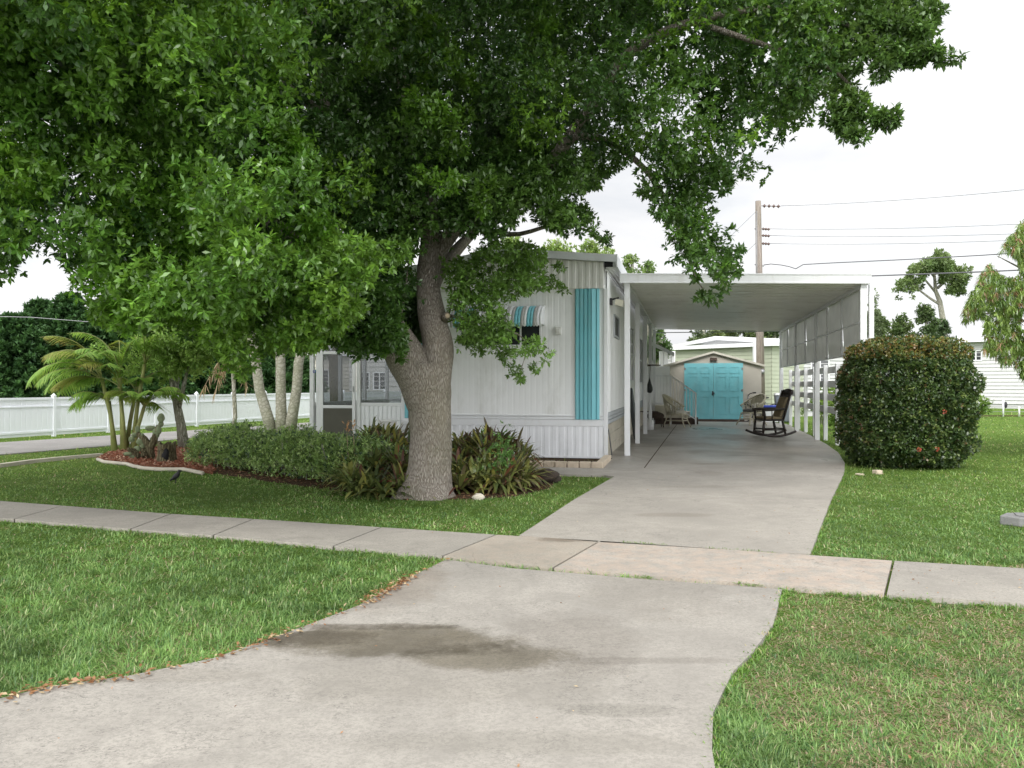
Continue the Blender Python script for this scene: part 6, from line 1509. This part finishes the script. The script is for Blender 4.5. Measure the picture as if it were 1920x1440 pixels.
# hanging dark bag, folded board, jug, grill
c = np.array(P(1218, 737, 22.6)); m_ = MB().tube([c, c + (0, 0, .02), c + (0, 0, .08), c + (0, 0, .16), c + (0, 0, .28), c + (0, 0, .38), c + (0, 0, .43)], [.02, .06, .085, .08, .045, .018, .008], 14)
r = thing('hanging_bag', 'dark teardrop-shaped bag hanging beside the carport posts', 'bag', tuple(c + (0, 0, .43))); m_.build('body', M['tarp'], r)
MB().tube([c + (0, 0, .42), c + (.02, 0, .75)], .006, 5).tube([c + (.02, 0, .75), c + (-.15, .1, .77), c + (.3, 0, .76)], .018, 8).build('hook', M['brownmetal'], r)
r = thing('folded_lounger', 'black covered board leaning upright against the side wall of the home', 'cover', S(4.1, -.2))
vs = []; fs = []; nn_ = 20
for sd, tt in ((0, .0), (1, .09)):
    for k in range(nn_):
        a = 2 * PI * k / nn_; e = lambda v: math.copysign(abs(v) ** .45, v); zz = .66 + .60 * e(math.sin(a)); ss = 4.1 + .26 * e(math.cos(a)); vs.append(S(ss, -.10 - .14 * (zz / 1.2) + tt - .02, zz))
fs = [tuple(range(nn_)), tuple(range(2 * nn_ - 1, nn_ - 1, -1))] + [(k, nn_ + k, nn_ + (k + 1) % nn_, (k + 1) % nn_) for k in range(nn_)]
MB().add(vs, fs).build('cover', M['tarp'], r, bevel=.015)
g_ = G(1219, 808); o = MB().tube([(0, 0, 0), (0, 0, .01), (0, 0, .24), (0, 0, .3), (0, 0, .33), (0, 0, .38)], [.09, .11, .11, .06, .03, .03], 16).tube([(.03, 0, .32), (.09, 0, .33), (.105, 0, .22)], .012, 6).build('plastic_jug', M['white']); o.location = (g_[0], g_[1], zs); tag(o, 'white plastic jug on the wet floor at the foot of a carport post', 'jug')
g_ = G(1229, 803); r = thing('charcoal_grill', 'low rusty brown grill left of the pale-cushioned wicker chair', 'grill', (g_[0], g_[1], zs))
MB().ball((0, 0, .34), (.27, .2, .13), 18, 10).build('bowl', M['brownmetal'], r, local=True); MB().box(-.45, .05, -.2, .2, .46, .485).build('shelf', M['brownmetal'], r, local=True)
for x, y in ((-.18, -.14), (.18, -.14), (-.18, .14), (.18, .14)): MB().tube([(x, y, .3), (x * 1.2, y * 1.2, 0)], .014, 6).build('leg', M['brownmetal'], r, local=True)
# entry steps with white railing at the far end of the home
r = thing('entry_steps', 'white railed entry steps beside the shed at the far end of the home', 'steps', S(12.8, .3))
for k in range(3): MB().sbox(12.2, 13.2, .62 + .27 * (2 - k) - .54 + 0 if False else .05 + .0, .62 + .27 * (3 - k) - .0, .04 + .2 * k, .04 + .2 * (k + 1) - .001).build('step', M['brownmetal'] if k == 0 else M['block'], r)
for s in (12.2,):
    m_ = MB(); zt = 1.62
    m_.bar(S(s, -.25, zt), S(s, .55, zt), .045); m_.bar(S(s, .55, zt), S(s, 1.35, 1.05), .045)
    m_.bar(S(s, -.25, .72), S(s, .55, .72), .035); m_.bar(S(s, .55, .72), S(s, 1.35, .2), .035)
    for k in range(15):
        t = -.2 + .105 * k; dz = 0 if t < .55 else (t - .55) / .8
        m_.bar(S(s, t, .72 - .52 * dz), S(s, t, zt - .57 * dz), .02)
    m_.bar(S(s, .55, .04), S(s, .55, zt), .05); m_.bar(S(s, 1.35, .04), S(s, 1.35, 1.07), .05)
    m_.build('railing', M['white'], r)
MB().sbox(13.3, 13.35, -.3, .5, .04, 1.95).build('back_panel', M['siding'], r)

# concrete box lid, low fence at the right
b = G(1925, 985); r = thing('meter_box', 'grey concrete utility box lid in the lawn at the right edge', 'utility box', b, rz=-.15)
M['grayconc'] = concrete('grey_concrete', (.25, .25, .245))
MB().prism([(-.24, .0), (-.12, -.13), (.32, -.13), (.32, .2), (-.10, .2)], 0, .09).build('box', M['grayconc'], r, local=True, bevel=.012)
MB().prism([(-.1, -.02), (-.06, -.09), (.27, -.09), (.27, .15), (-.05, .15)], .088, .10).build('lid', M['grayconc'], r, local=True, bevel=.004)
r = thing('wire_fence', 'low wire garden fence with thin posts in front of the white lap-sided house', 'fence', G(1900, 781))
A = G(1835, 781); B = G(2150, 781); D = A[1]
for px in (1836, 1881, 1911, 1960, 2010, 2060): p = G(px, 781); MB().tube([p, (p[0], p[1], .75 if px == 1881 else .42)], .035, 8).build('post', M['vinyl'] if px == 1881 else M['board'], r)
m_ = MB(); m_.tube([(A[0], A[1], .4), (B[0], B[1], .4)], .012, 5); m_.tube([(A[0], A[1], .2), (B[0], B[1], .2)], .01, 5); m_.build('wire', M['metal'], r)
p = G(1881, 781); MB().ball((p[0] + .1, p[1], .48), (.07, .06, .14), 10, 8).build('tap', M['rubber'], r)
o = MB().box(A[0], B[0], A[1] + .1, A[1] + .6, 0, .03).build('soil_border', M['soil']); tag(o, kind='structure')

# ------------------------------------------------------------------ light, sky, camera
el, az = math.radians(44), math.radians(-165)     # soft sun high behind the camera's left shoulder
w = bpy.data.worlds.new('World'); scene.world = w; w.use_nodes = True; nt = w.node_tree
bg = nt.nodes['Background']
sky = nt.nodes.new('ShaderNodeTexSky'); sky.sky_type = 'NISHITA'; sky.sun_disc = False
sky.sun_elevation = el; sky.sun_rotation = math.radians(195); sky.dust_density = 3
tc = nt.nodes.new('ShaderNodeTexCoord'); mp = nt.nodes.new('ShaderNodeMapping'); mp.inputs['Scale'].default_value = (1.6, 1.6, 5.5)
nt.links.new(tc.outputs['Generated'], mp.inputs['Vector'])
cl = noise(nt, mp.outputs['Vector'], 1.7, 7, 0.55, 0.4)
cover = ramp(nt, cl, [(0.36, 0.80), (0.55, 1.0)])
cc = ramp(nt, noise(nt, mp.outputs['Vector'], 1.1, 6, 0.5, 0.3), [(0.38, (7.3, 7.5, 7.9)), (0.50, (8.6, 8.65, 8.8)), (0.60, (10, 10, 10))])
mx = mixc(nt, cover, sky.outputs['Color'], cc)
# ramp colours are clamped to 1, so scale up afterwards
for n in nt.nodes:
    if n.type == 'VALTORGB':
        for e in n.color_ramp.elements:
            c = tuple(e.color)
            if max(c[:3]) > 1.5: e.color = (c[0] / 10, c[1] / 10, c[2] / 10, 1)
sc_ = nt.nodes.new('ShaderNodeVectorMath'); sc_.operation = 'SCALE'; sc_.inputs['Scale'].default_value = 10.0
cr = [n for n in nt.nodes if n.type == 'MIX'][0]
src = cr.inputs[7].links[0].from_socket; nt.links.new(src, sc_.inputs[0]); nt.links.new(sc_.outputs[0], cr.inputs[7])
# the overcast is brighter on the sun's side, behind the camera, than over the house
sepd = nt.nodes.new('ShaderNodeSeparateXYZ'); nt.links.new(tc.outputs['Generated'], sepd.inputs[0])
gr = mathn(nt, 'ADD', mathn(nt, 'MULTIPLY', sepd.outputs[1], -0.43), 0.83)
sc2 = nt.nodes.new('ShaderNodeVectorMath'); sc2.operation = 'SCALE'; nt.links.new(mx, sc2.inputs[0]); nt.links.new(gr, sc2.inputs['Scale']); mx = sc2.outputs[0]
nt.links.new(mx, bg.inputs['Color']); bg.inputs['Strength'].default_value = 0.13
sd = bpy.data.lights.new('sun', 'SUN'); sd.energy = 1.4; sd.angle = math.radians(25); sd.color = (1, .97, .92)
so = bpy.data.objects.new('sun', sd); COL.objects.link(so); so.location = (0, 0, 30)
from mathutils import Vector
sdir = Vector((math.sin(math.radians(195)) * math.cos(el), math.cos(math.radians(195)) * math.cos(el), math.sin(el)))
so.rotation_euler = sdir.to_track_quat('Z', 'Y').to_euler()
cam = bpy.data.cameras.new('camera'); co = bpy.data.objects.new('camera', cam); COL.objects.link(co)
co.location = (0, 0, H); co.rotation_euler = (PI / 2, 0, 0); cam.sensor_width = 36; cam.lens = 36 * F / 1920; cam.clip_end = 2000; cam.clip_start = 0.05
scene.camera = co
scene.view_settings.view_transform = 'Standard'; scene.view_settings.look = 'None'; scene.view_settings.gamma = 1; scene.view_settings.exposure = 1.07
c_ = scene.cycles
try:
    c_.max_bounces = 7; c_.diffuse_bounces = 4; c_.glossy_bounces = 3; c_.transmission_bounces = 4; c_.transparent_max_bounces = 12
    c_.use_denoising = True; c_.denoiser = 'OPENIMAGEDENOISE'; c_.use_adaptive_sampling = True; c_.adaptive_threshold = 0.015
except Exception as e: print(e)
